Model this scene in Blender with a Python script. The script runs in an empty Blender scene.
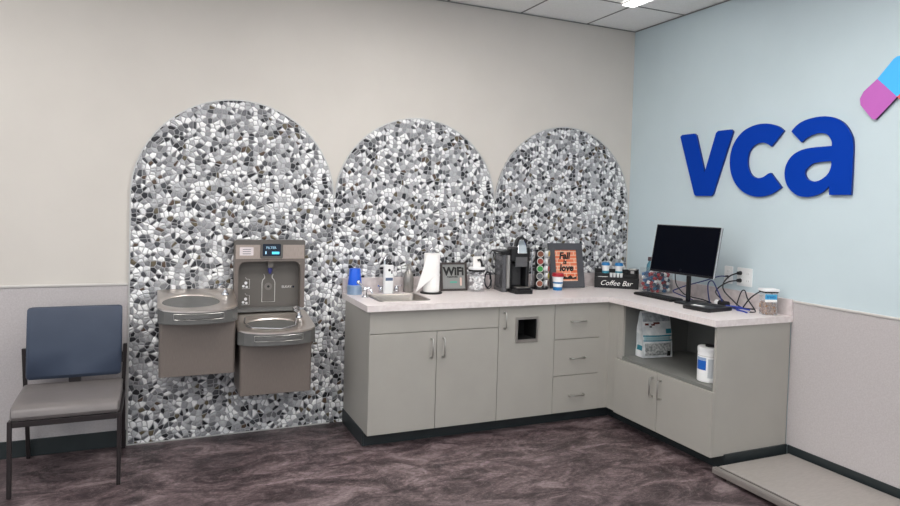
import bpy, bmesh, math, random
from mathutils import Vector, Matrix
random.seed(7)
C = bpy.context.scene.collection
PI = math.pi
H = 3.005

# ------------------------------------------------------------------ materials
def lin(c):
    return tuple(((v/255)/12.92 if v/255 <= .04045 else ((v/255+.055)/1.055)**2.4) for v in c)
def mat(name, rgb, rough=.5, metal=0, spec=.5, emit=None, est=1, trans=0, ior=1.45, coat=0, alpha=1):
    m = bpy.data.materials.new(name); m.use_nodes = True
    b = m.node_tree.nodes['Principled BSDF']
    b.inputs['Base Color'].default_value = (*lin(rgb), 1)
    b.inputs['Roughness'].default_value = rough
    b.inputs['Metallic'].default_value = metal
    b.inputs['Specular IOR Level'].default_value = spec
    b.inputs['Transmission Weight'].default_value = trans
    b.inputs['IOR'].default_value = ior
    b.inputs['Coat Weight'].default_value = coat
    b.inputs['Alpha'].default_value = alpha
    if emit:
        b.inputs['Emission Color'].default_value = (*lin(emit), 1)
        b.inputs['Emission Strength'].default_value = est
    return m
def N(m, t, **kw):
    n = m.node_tree.nodes.new(t)
    for k, v in kw.items():
        setattr(n, k, v)
    return n
def L(m, a, b): m.node_tree.links.new(a, b)
def ramp(m, stops, interp='LINEAR'):
    r = N(m, 'ShaderNodeValToRGB'); r.color_ramp.interpolation = interp
    e = r.color_ramp.elements
    while len(e) < len(stops): e.new(.5)
    for i, (p, c) in enumerate(stops):
        e[i].position = p; e[i].color = (*lin(c), 1)
    return r
def noisy(name, c1, c2, scale, rough=.5, bump=0, detail=4, stretch=(1, 1, 1), metal=0, spec=.5, lo=.35, hi=.65, distort=0):
    m = mat(name, c1, rough, metal, spec); b = m.node_tree.nodes['Principled BSDF']
    tc = N(m, 'ShaderNodeTexCoord'); mp = N(m, 'ShaderNodeMapping'); mp.inputs['Scale'].default_value = stretch
    nz = N(m, 'ShaderNodeTexNoise'); nz.inputs['Scale'].default_value = scale; nz.inputs['Detail'].default_value = detail
    nz.inputs['Distortion'].default_value = distort
    L(m, tc.outputs['Object'], mp.inputs[0]); L(m, mp.outputs[0], nz.inputs['Vector'])
    r = ramp(m, [(lo, c1), (hi, c2)]); L(m, nz.outputs['Fac'], r.inputs[0]); L(m, r.outputs[0], b.inputs['Base Color'])
    if bump:
        bp = N(m, 'ShaderNodeBump'); bp.inputs['Strength'].default_value = bump; bp.inputs['Distance'].default_value = .002
        L(m, nz.outputs['Fac'], bp.inputs['Height']); L(m, bp.outputs[0], b.inputs['Normal'])
    return m

def mosaic_mat():
    m = mat('pebble_mosaic', (180, 180, 180), .3); b = m.node_tree.nodes['Principled BSDF']
    tc = N(m, 'ShaderNodeTexCoord'); sx = N(m, 'ShaderNodeSeparateXYZ'); cx = N(m, 'ShaderNodeCombineXYZ')
    L(m, tc.outputs['Object'], sx.inputs[0]); L(m, sx.outputs['X'], cx.inputs['X']); L(m, sx.outputs['Z'], cx.inputs['Y'])
    # uneven stone sizes: warp the plane a little
    nz = N(m, 'ShaderNodeTexNoise'); nz.inputs['Scale'].default_value = 5.5; nz.inputs['Detail'].default_value = 1
    L(m, cx.outputs[0], nz.inputs['Vector'])
    vm = N(m, 'ShaderNodeVectorMath', operation='MULTIPLY_ADD')
    L(m, nz.outputs['Color'], vm.inputs[0]); vm.inputs[1].default_value = (.05, .05, 0); L(m, cx.outputs[0], vm.inputs[2])
    v1 = N(m, 'ShaderNodeTexVoronoi', voronoi_dimensions='2D', feature='F1'); v1.inputs['Scale'].default_value = 35
    v2 = N(m, 'ShaderNodeTexVoronoi', voronoi_dimensions='2D', feature='DISTANCE_TO_EDGE'); v2.inputs['Scale'].default_value = 35
    for v in (v1, v2):
        L(m, vm.outputs[0], v.inputs['Vector']); v.inputs['Randomness'].default_value = 1
    s = N(m, 'ShaderNodeSeparateColor'); L(m, v1.outputs['Color'], s.inputs[0])
    r = ramp(m, [(0, (255, 255, 255)), (.23, (230, 230, 232)), (.33, (190, 191, 194)), (.50, (156, 157, 160)), (.64, (118, 119, 122)),
                 (.76, (74, 76, 80)), (.86, (36, 37, 41)), (.95, (98, 90, 72)), (.98, (90, 74, 62))], 'CONSTANT')
    L(m, s.outputs['Red'], r.inputs[0])
    # veining inside stones
    n2 = N(m, 'ShaderNodeTexNoise'); n2.inputs['Scale'].default_value = 70; n2.inputs['Detail'].default_value = 3; n2.inputs['Distortion'].default_value = 1.5
    L(m, vm.outputs[0], n2.inputs['Vector'])
    mx = N(m, 'ShaderNodeMix', data_type='RGBA', blend_type='OVERLAY'); mx.inputs['Factor'].default_value = .3
    L(m, r.outputs[0], mx.inputs['A']); L(m, n2.outputs['Fac'], mx.inputs['B'])
    g = N(m, 'ShaderNodeMapRange'); g.inputs['From Min'].default_value = .03; g.inputs['From Max'].default_value = .13
    L(m, v2.outputs['Distance'], g.inputs['Value'])
    mg = N(m, 'ShaderNodeMix', data_type='RGBA'); mg.inputs['A'].default_value = (*lin((168, 168, 170)), 1)
    L(m, g.outputs[0], mg.inputs['Factor']); L(m, mx.outputs['Result'], mg.inputs['B'])
    L(m, mg.outputs['Result'], b.inputs['Base Color'])
    rr = N(m, 'ShaderNodeMapRange'); rr.inputs['To Min'].default_value = .8; rr.inputs['To Max'].default_value = .22
    L(m, g.outputs[0], rr.inputs['Value']); L(m, rr.outputs[0], b.inputs['Roughness'])
    h = N(m, 'ShaderNodeMapRange', interpolation_type='SMOOTHERSTEP'); h.inputs['From Max'].default_value = .3
    L(m, v2.outputs['Distance'], h.inputs['Value'])
    bp = N(m, 'ShaderNodeBump'); bp.inputs['Strength'].default_value = .9; bp.inputs['Distance'].default_value = .006
    L(m, h.outputs[0], bp.inputs['Height']); L(m, bp.outputs[0], b.inputs['Normal'])
    return m

def floor_mat():
    m = mat('floor_vinyl', (100, 85, 88), .42); b = m.node_tree.nodes['Principled BSDF']
    tc = N(m, 'ShaderNodeTexCoord'); mp = N(m, 'ShaderNodeMapping')
    mp.inputs['Scale'].default_value = (1.0, 1.9, 1); mp.inputs['Rotation'].default_value = (0, 0, -.45)
    L(m, tc.outputs['Object'], mp.inputs[0])
    n1 = N(m, 'ShaderNodeTexNoise'); n1.inputs['Scale'].default_value = 3.4; n1.inputs['Detail'].default_value = 14
    n1.inputs['Roughness'].default_value = .74; n1.inputs['Distortion'].default_value = .9
    L(m, mp.outputs[0], n1.inputs['Vector'])
    r1 = ramp(m, [(.34, (46, 37, 39)), (.44, (78, 65, 68)), (.53, (117, 100, 102)), (.64, (156, 139, 140))])
    L(m, n1.outputs['Fac'], r1.inputs[0])
    n2 = N(m, 'ShaderNodeTexNoise'); n2.inputs['Scale'].default_value = 4; n2.inputs['Detail'].default_value = 12
    n2.inputs['Roughness'].default_value = .72; n2.inputs['Distortion'].default_value = 2.4
    L(m, mp.outputs[0], n2.inputs['Vector'])
    r2 = ramp(m, [(.488, (0, 0, 0)), (.5, (200, 200, 200)), (.512, (0, 0, 0))]); L(m, n2.outputs['Fac'], r2.inputs[0])
    mx = N(m, 'ShaderNodeMix', data_type='RGBA'); mx.inputs['B'].default_value = (*lin((165, 150, 150)), 1)
    L(m, r2.outputs[0], mx.inputs['Factor']); L(m, r1.outputs[0], mx.inputs['A'])
    n3 = N(m, 'ShaderNodeTexNoise'); n3.inputs['Scale'].default_value = 34; n3.inputs['Detail'].default_value = 6; n3.inputs['Roughness'].default_value = .8; n3.inputs['Distortion'].default_value = .6
    L(m, mp.outputs[0], n3.inputs['Vector'])
    r3 = ramp(m, [(.32, (70, 70, 70)), (.68, (190, 190, 190))]); L(m, n3.outputs['Fac'], r3.inputs[0])
    mo = N(m, 'ShaderNodeMix', data_type='RGBA', blend_type='OVERLAY'); mo.inputs['Factor'].default_value = .75
    L(m, mx.outputs['Result'], mo.inputs['A']); L(m, r3.outputs[0], mo.inputs['B']); mx = mo
    # tile joints of the vinyl
    br = N(m, 'ShaderNodeTexBrick'); br.offset = 0; br.inputs['Scale'].default_value = 1
    br.inputs['Brick Width'].default_value = .61; br.inputs['Row Height'].default_value = .61; br.inputs['Mortar Size'].default_value = .0015
    br.inputs['Color1'].default_value = (1, 1, 1, 1); br.inputs['Color2'].default_value = (.86, .86, .86, 1); br.inputs['Mortar'].default_value = (.7, .7, .7, 1)
    L(m, tc.outputs['Object'], br.inputs['Vector'])
    mm = N(m, 'ShaderNodeMix', data_type='RGBA', blend_type='MULTIPLY'); mm.inputs['Factor'].default_value = 1
    L(m, mx.outputs['Result'], mm.inputs['A']); L(m, br.outputs['Color'], mm.inputs['B'])
    L(m, mm.outputs['Result'], b.inputs['Base Color'])
    bp = N(m, 'ShaderNodeBump'); bp.inputs['Strength'].default_value = .15; bp.inputs['Distance'].default_value = .002
    L(m, n1.outputs['Fac'], bp.inputs['Height']); L(m, bp.outputs[0], b.inputs['Normal'])
    return m

M = {
 'paint_warm': noisy('paint_warm', (203, 198, 191), (206, 201, 194), 3, .6, spec=.3),
 'paint_blue': noisy('paint_blue', (194, 209, 214), (197, 212, 217), 3, .5, spec=.3),
 'wainscot': noisy('wainscot', (177, 171, 171), (189, 184, 184), 130, .6, bump=.15, lo=.3, hi=.7),
 'ceiling': noisy('ceiling_tile', (244, 244, 242), (250, 250, 248), 90, .9, bump=.2),
 'grid': mat('ceiling_grid', (128, 128, 126), .6),
 'rail': mat('rail', (200, 196, 192), .5),
 'base': noisy('rubber_base', (36, 43, 45), (41, 48, 50), 8, .45),
 'floor': floor_mat(), 'mosaic': mosaic_mat(),
 'edge': mat('edge_metal', (196, 196, 194), .35, .5),
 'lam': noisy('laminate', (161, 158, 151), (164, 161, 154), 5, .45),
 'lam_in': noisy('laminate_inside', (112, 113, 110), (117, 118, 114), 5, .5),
 'seam': mat('dark_gap', (52, 50, 48), .7),
 'counter': noisy('countertop', (216, 206, 204), (228, 220, 218), 30, .35, stretch=(1, 6, 1), detail=3),
 'splash': noisy('backsplash', (196, 186, 185), (212, 203, 202), 26, .4, detail=3),
 'nickel': mat('brushed_nickel', (190, 188, 184), .3, 1),
 'chrome': mat('chrome', (225, 225, 228), .1, 1),
 'steel': noisy('brushed_steel', (222, 213, 205), (232, 224, 216), 40, .33, stretch=(1, 14, 14), metal=1),
 'sink_steel': noisy('sink_steel', (150, 144, 138), (164, 158, 152), 40, .34, stretch=(1, 14, 14), metal=1),
 'steel_dk': noisy('painted_steel', (116, 107, 101), (124, 115, 109), 30, .42, stretch=(14, 1, 1), metal=.35),
 'apron': noisy('grey_apron', (108, 108, 106), (114, 114, 112), 20, .35, metal=.4),
 'fill_gray': mat('alcove_grey', (98, 94, 90), .5, .1),
 'fill_lite': noisy('filler_steel', (172, 158, 148), (188, 172, 162), 30, .3, stretch=(14, 1, 1), metal=.8),
 'screen': mat('display_glass', (14, 26, 44), .12),
 'cyan': mat('display_cyan', (80, 200, 235), .4, emit=(80, 200, 235), est=.7),
 'distext': mat('display_text', (150, 190, 215), .4, emit=(150, 190, 215), est=.5),
 'white': mat('white_plastic', (238, 238, 238), .35),
 'paper': mat('white_paper', (245, 243, 240), .85),
 'sticker': mat('sticker', (222, 212, 214), .6),
 'ltgray': mat('light_grey_print', (196, 194, 190), .5),
 'navyspout': mat('navy_spout', (58, 60, 120), .3),
 'black': mat('black_plastic', (20, 20, 22), .3),
 'blackm': mat('matte_black', (26, 26, 28), .6),
 'chairfr': mat('chair_frame', (52, 47, 48), .35, .4),
 'navy': noisy('navy_vinyl', (52, 62, 80), (56, 66, 84), 10, .42, bump=.1),
 'seatg': noisy('grey_vinyl', (108, 103, 102), (114, 109, 108), 10, .36, bump=.1),
 'blue_sign': mat('sign_blue', (0, 57, 164), .5, spec=.12),
 'return': mat('sign_return', (205, 208, 210), .4),
 'blue_edge': mat('sign_blue_edge', (6, 44, 120), .5),
 'magenta': mat('sign_magenta', (190, 98, 184), .5),
 'skyblue': mat('sign_skyblue', (68, 186, 250), .4),
 'coral': mat('sign_coral', (226, 96, 92), .4),
 'darkmag': mat('sign_dark_edge', (70, 40, 70), .5),
 'bluecup': mat('blue_plastic', (22, 92, 214), .3),
 'palecup': mat('pale_blue_plastic', (150, 176, 205), .3, trans=.3),
 'smoke': mat('smoke_plastic', (150, 147, 143), .12, .55),
 'silver': mat('silver_plastic', (165, 163, 160), .3, .6),
 'kgray': mat('machine_grey', (92, 92, 94), .25, .2),
 'reserv': mat('reservoir', (104, 104, 108), .1, trans=.45),
 'frame_br': mat('frame_brown', (62, 54, 52), .5),
 'glasspane': mat('sign_glass', (140, 140, 138), .2),
 'ink': mat('ink', (18, 18, 18), .6),
 'teal': mat('teal_print', (86, 160, 140), .5),
 'pinkp': mat('pink_print', (220, 190, 176), .5),
 'slate': noisy('slate_frame', (74, 75, 80), (80, 81, 86), 12, .5),
 'brick': None,
 'redlid': mat('red_lid', (168, 26, 44), .4),
 'bluband': mat('blue_band', (40, 112, 160), .4),
 'blucup2': mat('cup_blue', (28, 116, 176), .35),
 'monitor': mat('monitor_black', (14, 15, 20), .35),
 'panel': mat('screen_dark', (2, 4, 14), .3, spec=.08),
 'bezel': mat('screen_edge', (176, 180, 184), .4),
 'cordb': mat('blue_cord', (38, 52, 118), .45),
 'cordk': mat('black_cord', (22, 24, 30), .45),
 'bluecl': mat('blue_clip', (36, 62, 168), .4),
 'outlet': mat('outlet_plate', (232, 234, 234), .35),
 'slot': mat('outlet_slot', (150, 152, 154), .6),
 'kibble': None,
 'label_b': mat('label_blue', (70, 165, 210), .5),
 'clear': None,
 'tealp': mat('bag_teal', (52, 132, 148), .5),
 'tealb': mat('bottle_teal', (74, 126, 142), .25),
 'dkred': mat('bag_dark_red', (96, 40, 36), .6),
 'bagw': noisy('bag_white', (196, 202, 204), (226, 228, 228), 22, .4),
 'baggr': noisy('bag_print', (120, 124, 124), (196, 198, 196), 60, .5),
 'canblue': mat('canister_blue', (26, 96, 190), .4),
 'scale': noisy('scale_plate', (172, 166, 161), (182, 176, 171), 24, .38, stretch=(1, 10, 1), metal=.4),
 'scale_f': mat('scale_frame', (164, 158, 153), .38, .6),
 'lamp': mat('lamp_diffuser', (255, 255, 255), .5, emit=(255, 252, 249), est=12),
 'lampslim': mat('slim_diffuser', (255, 255, 255), .5, emit=(255, 252, 248), est=4),
 'lampfr': mat('lamp_frame', (230, 230, 228), .5),
 'cred': mat('candy_red', (150, 18, 34), .45), 'cblue': mat('candy_blue', (40, 90, 132), .45), 'cwhite': mat('candy_white', (225, 225, 225), .4), 'cnavy': mat('candy_navy', (24, 40, 66), .3),
}
def glass(name, col, rough=.03, a=.22):
    m = bpy.data.materials.new(name); m.use_nodes = True; nt = m.node_tree
    b = nt.nodes['Principled BSDF']; b.inputs['Base Color'].default_value = (*lin(col), 1); b.inputs['Roughness'].default_value = rough
    b.inputs['Alpha'].default_value = a
    return m
M['clear'] = glass('clear_plastic', (215, 222, 226), .1, .05)
M['clear'].node_tree.nodes['Principled BSDF'].inputs['Specular IOR Level'].default_value = .2
M['clearjar'] = glass('clear_jar', (215, 222, 226), .06, .16)
M['cleargl'] = glass('clear_glass', (230, 230, 235), .04, .14)
def brick_mat():
    m = mat('orange_brick_print', (220, 120, 80), .5); b = m.node_tree.nodes['Principled BSDF']
    tc = N(m, 'ShaderNodeTexCoord'); sx = N(m, 'ShaderNodeSeparateXYZ'); cx = N(m, 'ShaderNodeCombineXYZ')
    L(m, tc.outputs['Object'], sx.inputs[0]); L(m, sx.outputs['X'], cx.inputs['X']); L(m, sx.outputs['Z'], cx.inputs['Y'])
    br = N(m, 'ShaderNodeTexBrick'); br.inputs['Scale'].default_value = 1
    br.inputs['Brick Width'].default_value = .075; br.inputs['Row Height'].default_value = .028; br.inputs['Mortar Size'].default_value = .003
    br.inputs['Color1'].default_value = (*lin((226, 112, 72)), 1); br.inputs['Color2'].default_value = (*lin((236, 150, 116)), 1); br.inputs['Mortar'].default_value = (*lin((236, 206, 180)), 1)
    L(m, cx.outputs[0], br.inputs['Vector']); L(m, br.outputs['Color'], b.inputs['Base Color'])
    return m
M['brick'] = brick_mat()
def kibble_mat():
    m = mat('kibble', (130, 90, 60), .7); b = m.node_tree.nodes['Principled BSDF']
    return m
M['kibble'] = noisy('kibble', (98, 62, 36), (172, 124, 84), 60, .7)

# ------------------------------------------------------------------ mesh builder
class MB:
    def __init__(s): s.b = bmesh.new(); s.mi = 0
    def _f(s, vs):
        try:
            f = s.b.faces.new(vs); f.material_index = s.mi; return f
        except ValueError: return None
    def box(s, x0, x1, y0, y1, z0, z1):
        v = [s.b.verts.new(p) for p in ((x0,y0,z0),(x1,y0,z0),(x1,y1,z0),(x0,y1,z0),(x0,y0,z1),(x1,y0,z1),(x1,y1,z1),(x0,y1,z1))]
        for q in ((0,3,2,1),(4,5,6,7),(0,1,5,4),(1,2,6,5),(2,3,7,6),(3,0,4,7)): s._f([v[i] for i in q])
        return s
    def loft(s, rings, cap=True, closed=True):
        R = [[s.b.verts.new(p) for p in r] for r in rings]
        for a, b in zip(R, R[1:]):
            n = len(a)
            for i in range(n if closed else n-1):
                s._f([a[i], a[(i+1) % n], b[(i+1) % n], b[i]])
        if cap and closed: s._f(R[0][::-1]); s._f(R[-1])
        return s
    def lathe(s, prof, c=(0, 0, 0), seg=28, cap=True):
        rings = [[(c[0]+r*math.cos(2*PI*i/seg), c[1]+r*math.sin(2*PI*i/seg), c[2]+z) for i in range(seg)] for r, z in prof]
        return s.loft(rings, cap)
    def tube(s, pts, r, seg=8, r1=None):
        pts = [Vector(p) for p in pts]; rings = []; up = None
        for i, p in enumerate(pts):
            t = (pts[min(i+1, len(pts)-1)] - pts[max(i-1, 0)]).normalized()
            if up is None: up = Vector((0, 0, 1)) if abs(t.z) < .9 else Vector((1, 0, 0))
            a = t.cross(up).normalized(); up = a.cross(t).normalized(); 
            rr = r if r1 is None else r + (r1-r)*i/(len(pts)-1)
            rings.append([p + a*rr*math.cos(2*PI*k/seg) + up*rr*math.sin(2*PI*k/seg) for k in range(seg)])
            up = up
        return s.loft(rings)
    def sphere(s, c, r, seg=12, sz=1, sx=1, sy=1):
        rings = []
        for j in range(1, seg//2):
            a = PI*j/(seg//2)
            rings.append([(c[0]+sx*r*math.sin(a)*math.cos(2*PI*i/seg), c[1]+sy*r*math.sin(a)*math.sin(2*PI*i/seg), c[2]-sz*r*math.cos(a)) for i in range(seg)])
        return s.loft(rings)
    def prism(s, pts, z0, z1):
        return s.loft([[(x, y, z0) for x, y in pts], [(x, y, z1) for x, y in pts]])
    def addmesh(s, me, mtx):
        n0 = len(s.b.verts); s.b.verts.ensure_lookup_table()
        t = bmesh.new(); t.from_mesh(me); t.transform(mtx)
        mp = {v: s.b.verts.new(v.co) for v in t.verts}
        for f in t.faces: s._f([mp[v] for v in f.verts])
        t.free(); return s
    def xf(s, mtx): s.b.transform(mtx); return s

def rrect(x0, x1, y0, y1, r, n=5):
    o = []
    for cx, cy, a0 in ((x1-r, y0+r, -PI/2), (x1-r, y1-r, 0), (x0+r, y1-r, PI/2), (x0+r, y0+r, PI)):
        for i in range(n+1):
            a = a0 + PI/2*i/n; o.append((cx+r*math.cos(a), cy+r*math.sin(a)))
    return o

def flat_mesh(outlines, depth, bevel=0):
    """outlines: closed 2D loops (holes inside allowed), extruded 0..depth along +z"""
    cu = bpy.data.curves.new('tmp', 'CURVE'); cu.dimensions = '2D'; cu.fill_mode = 'BOTH'
    for o in outlines:
        sp = cu.splines.new('POLY'); sp.points.add(len(o)-1)
        for i, (x, y) in enumerate(o): sp.points[i].co = (x, y, 0, 1)
        sp.use_cyclic_u = True
    cu.extrude = depth/2; cu.bevel_depth = bevel; cu.offset = -bevel
    return curve_to_mesh(cu, depth/2)
def curve_to_mesh(cu, zoff):
    ob = bpy.data.objects.new('tmp', cu); C.objects.link(ob)
    dg = bpy.context.evaluated_depsgraph_get(); dg.update()
    me = bpy.data.meshes.new_from_object(ob.evaluated_get(dg))
    bpy.data.objects.remove(ob); bpy.data.curves.remove(cu)
    me.transform(Matrix.Translation((0, 0, zoff)))
    return me
def text_mesh(body, size, depth=.0006, shear=0, align='CENTER', offset=0):
    cu = bpy.data.curves.new('tmp', 'FONT'); cu.body = body; cu.size = size; cu.extrude = depth/2; cu.shear = shear
    cu.align_x = align; cu.align_y = 'CENTER'; cu.offset = offset; cu.resolution_u = 3
    return curve_to_mesh(cu, depth/2)
# plane frames: local x = right as seen, y = up, z = out of the surface
def FB(x, y, z):      # facing -y
    return Matrix(((1, 0, 0, x), (0, 0, -1, y), (0, 1, 0, z), (0, 0, 0, 1)))
def FR(x, y, z):      # on the right wall, facing -x
    return Matrix(((0, 0, -1, x), (-1, 0, 0, y), (0, 1, 0, z), (0, 0, 0, 1)))

def smooth_loop(pts, corners, n=4):
    """Catmull-Rom through pts, straight and sharp at indices in corners"""
    o = []; k = len(pts)
    for i in range(k):
        p0, p1, p2, p3 = pts[i-1], pts[i], pts[(i+1) % k], pts[(i+2) % k]
        if i in corners: p0 = p1
        if (i+1) % k in corners: p3 = p2
        if i in corners and (i+1) % k in corners: o.append(p1); continue
        for j in range(n):
            t = j/n
            o.append(tuple(.5*((2*b)+(c-a)*t+(2*a-5*b+4*c-d)*t*t+(3*b-a-3*c+d)*t**3) for a, b, c, d in zip(p0, p1, p2, p3)))
    return o

# ------------------------------------------------------------------ object helpers
def root_mtx(o):
    m = Matrix.Identity(4)
    while o is not None: m = o.matrix_basis @ m; o = o.parent
    return m
def part(name, mb, m, parent=None, world=False, bevel=0, smooth=False, seg=2):
    bm = mb.b if isinstance(mb, MB) else mb
    if world and parent is not None: bm.transform(root_mtx(parent).inverted())
    bmesh.ops.recalc_face_normals(bm, faces=bm.faces)
    me = bpy.data.meshes.new(name); bm.to_mesh(me); bm.free()
    for mm in (m if isinstance(m, (list, tuple)) else [m]): me.materials.append(M[mm] if isinstance(mm, str) else mm)
    o = bpy.data.objects.new(name, me); C.objects.link(o); o.parent = parent
    if smooth:
        for p in me.polygons: p.use_smooth = True
        e = o.modifiers.new('split', 'EDGE_SPLIT'); e.split_angle = math.radians(38)
    if bevel:
        b = o.modifiers.new('bevel', 'BEVEL'); b.width = bevel; b.segments = seg; b.limit_method = 'ANGLE'; b.angle_limit = math.radians(40)
    return o
def tag(o, label, cat, group=None):
    o['label'] = label; o['category'] = cat
    if group: o['group'] = group
    return o
def thing(name, label, cat, loc=(0, 0, 0), rz=0, group=None):
    o = bpy.data.objects.new(name, None); C.objects.link(o); o.empty_display_size = .05
    o.location = loc; o.rotation_euler = (0, 0, rz)
    return tag(o, label, cat, group)
def struct(name, mb, m, **kw):
    o = part(name, mb, m, **kw); o['kind'] = 'structure'; return o
def box(*a): return MB().box(*a)
def dup(root, loc=None, label=None):
    r = root.copy(); C.objects.link(r)
    if loc is not None: r.location = loc
    if label: r['label'] = label
    for ch in list(root.children):
        c = ch.copy(); C.objects.link(c); c.parent = r
        for g in list(ch.children):
            d = g.copy(); C.objects.link(d); d.parent = c
    return r

# ------------------------------------------------------------------ room
XW, YW = -8.0, -8.2
struct('floor', box(XW-.1, .1, YW-.1, .1, -.1, 0), 'floor')
struct('ceiling', box(XW-.1, .1, YW-.1, .1, H, H+.1), 'ceiling')
struct('wall_back', box(XW, 0, 0, .1, 0, H), 'paint_warm')
struct('wall_right', box(0, .1, YW, .1, 0, H), 'paint_blue')
XT = -3.759; YE = -1.592
struct('trim_1', box(XW, XT-.004, -.006, 0, .1, .985), 'wainscot')
struct('trim_2', box(-.006, 0, YW, YE-.001, .1, .985), 'wainscot')
struct('trim_3', box(XW, XT-.004, -.012, 0, .985, .999), 'rail', bevel=.003)
struct('trim_4', box(-.012, 0, YW, YE-.002, .985, .999), 'rail', bevel=.003)
struct('baseboard_back', box(XW, XT-.004, -.012, 0, 0, .1), 'base', bevel=.003)
struct('baseboard_right', box(-.012, 0, YW, YE-.014, 0, .1), 'base', bevel=.003)
g = MB()
x = -.48
while x > XW: g.box(x-.006, x+.006, YW, 0, H-.003, H); x -= .6096
y = -.559
while y > YW: g.box(XW, 0, y-.006, y+.006, H-.0031, H); y -= .6096
struct('trim_5', g, 'grid')
struct('trim_6', MB().box(XW, 0, -.008, 0, H-.009, H-.0035).box(-.008, 0, YW, -.008, H-.009, H-.0035), 'grid')

def troffer(xc, yc, label, rz=0):
    t = thing('ceiling_light', label, 'ceiling light', (xc, yc, H-.02), rz, 'recessed ceiling troffers')
    f = flat_mesh([rrect(-.295, .295, -.6, .6, .004, 1), rrect(-.272, .272, -.577, .577, .004, 1)], .012)
    part('frame', MB().addmesh(f, Matrix.Translation((0, 0, .003))), 'lampfr', t)
    part('diffuser', box(-.27, .27, -.575, .575, .008, .014), 'lamp', t)
for xc, yc, q, nm in ((-2.309, -1.474, 1, 'parallel to the mosaic wall, in front of the sink'), (-4.747, -1.474, 1, 'parallel to the back wall, far left'),
                      (-1.394, -2.388, 0, 'nearest the blue sign wall, first from the back wall'), (-1.394, -4.826, 0, 'nearest the blue sign wall, second from the back wall'),
                      (-1.394, -7.265, 0, 'nearest the blue sign wall, third from the back wall'), (-3.833, -3.607, 0, 'in the middle row, first from the back wall'),
                      (-3.833, -6.046, 0, 'in the middle row, second from the back wall'), (-6.271, -3.607, 0, 'in the left row, first from the back wall'), (-6.271, -6.046, 0, 'in the left row, second from the back wall')):
    troffer(xc, yc, 'white rectangular ceiling light ' + nm, q*PI/2)
t = thing('slim_ceiling_light', 'slim bright white linear light in the ceiling near the room corner', 'ceiling light', (-.545, -.875, H-.02))
part('frame', MB().addmesh(flat_mesh([rrect(-.058, .058, -.3, .3, .003, 1), rrect(-.05, .05, -.292, .292, .003, 1)], .012), Matrix.Translation((0, 0, .003))), 'lampfr', t)
part('diffuser', box(-.049, .049, -.291, .291, -.004, .014), 'lampslim', t)

# ------------------------------------------------------------------ pebble mosaic arches
XJ = [XT, -2.507, -1.272, -.016]
ZC = [1.535, 1.522, 1.538]
def arch_outline(x0, x1, zc, inset=0, n=48):
    r = (x1-x0)/2 - inset; xc = (x0+x1)/2
    o = [(x0+inset, .001+inset), (x1-inset, .001+inset)]
    for i in range(n+1):
        a = PI*i/n; o.append((xc+r*math.cos(a), zc+r*math.sin(a)))
    return o
lab = ['tallest-looking left pebble mosaic arch, behind the drinking fountains', 'middle pebble mosaic arch, above the sink and paper towels',
       'right pebble mosaic arch next to the blue wall, above the coffee machine']
for i in range(3):
    x0, x1 = XJ[i], XJ[i+1]
    t = thing('mosaic_arch', lab[i], 'mosaic', ((x0+x1)/2, 0, 0), 0, 'pebble mosaic arches on the back wall')
    part('pebble_tile', MB().addmesh(flat_mesh([arch_outline(x0, x1, ZC[i], .0005)], .008), FB(0, -.0005, 0)), 'mosaic', t, world=True)
    # metal edge: over the arch; down the free left side and along the floor
    r = (x1-x0)/2; xc = (x0+x1)/2; w = .007
    if i == 0:
        o = [(x0-.001, 0.001)]; inn = [(x0+w, w)]
        outer = [(xc+(r+.001)*math.cos(a), ZC[i]+(r+.001)*math.sin(a)) for a in [PI-PI*k/48 for k in range(49)]]
        inner = [(xc+(r-w)*math.cos(a), ZC[i]+(r-w)*math.sin(a)) for a in [PI*k/48 for k in range(49)]]
        loop = [(x1, .001), (x0-.001, .001)] + outer + inner + [(x0+w, .001+w), (x1, .001+w)]
    else:
        aL = PI*.985
        outer = [(xc+(r+.001)*math.cos(a), ZC[i]+(r+.001)*math.sin(a)) for a in [aL-(aL*.99)*k/48 for k in range(49)]]
        inner = [(xc+(r-w)*math.cos(a), ZC[i]+(r-w)*math.sin(a)) for a in [aL*.01+(aL*.99)*k/48 for k in range(49)]]
        loop = outer + inner
    part('edge_trim', MB().addmesh(flat_mesh([loop], .005), FB(0, -.0087, 0)), 'edge', t, world=True)

# ------------------------------------------------------------------ cabinets
FY = -.587; ZT = .863; KZ = .092; T = .019
def bar_handle(p, vertical, normal, parent, ln=.11):
    """p centre on the face; normal 'y' (back run) or 'x' (right run)"""
    b = MB(); out = .03; h = ln/2
    pts = [(-h, 0), (-h, out*.8), (-h+.008, out), (h-.008, out), (h, out*.8), (h, 0)]
    P = []
    for a, d in pts:
        if normal == 'y': P.append((p[0]+(0 if vertical else a), p[1]-d, p[2]+(a if vertical else 0)))
        else: P.append((p[0]-d, p[1]+(0 if vertical else a), p[2]+(a if vertical else 0)))
    b.tube(P, .0048, 8)
    for e in (P[0], P[-1]):
        q = Vector(e); d = Vector((0, -.004, 0)) if normal == 'y' else Vector((-.004, 0, 0))
        b.tube([q, q+d], .008, 10)
    return part('handle', b, 'nickel', parent, world=True, smooth=True)
def carcass(t, x0, x1, zt=ZT-.002):
    b = MB()
    b.box(x0, x0+T, FY+.02, -.012, KZ, zt).box(x1-T, x1, FY+.02, -.012, KZ, zt)
    b.box(x0+T, x1-T, FY+.02, -.012, KZ, KZ+T).box(x0+T, x1-T, -.022, -.012, KZ+T, zt)
    b.box(x0+T, x1-T, FY+.02, FY+.04, zt-.03, zt)
    part('body', b, 'lam', t, world=True)
G = .0018
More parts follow.
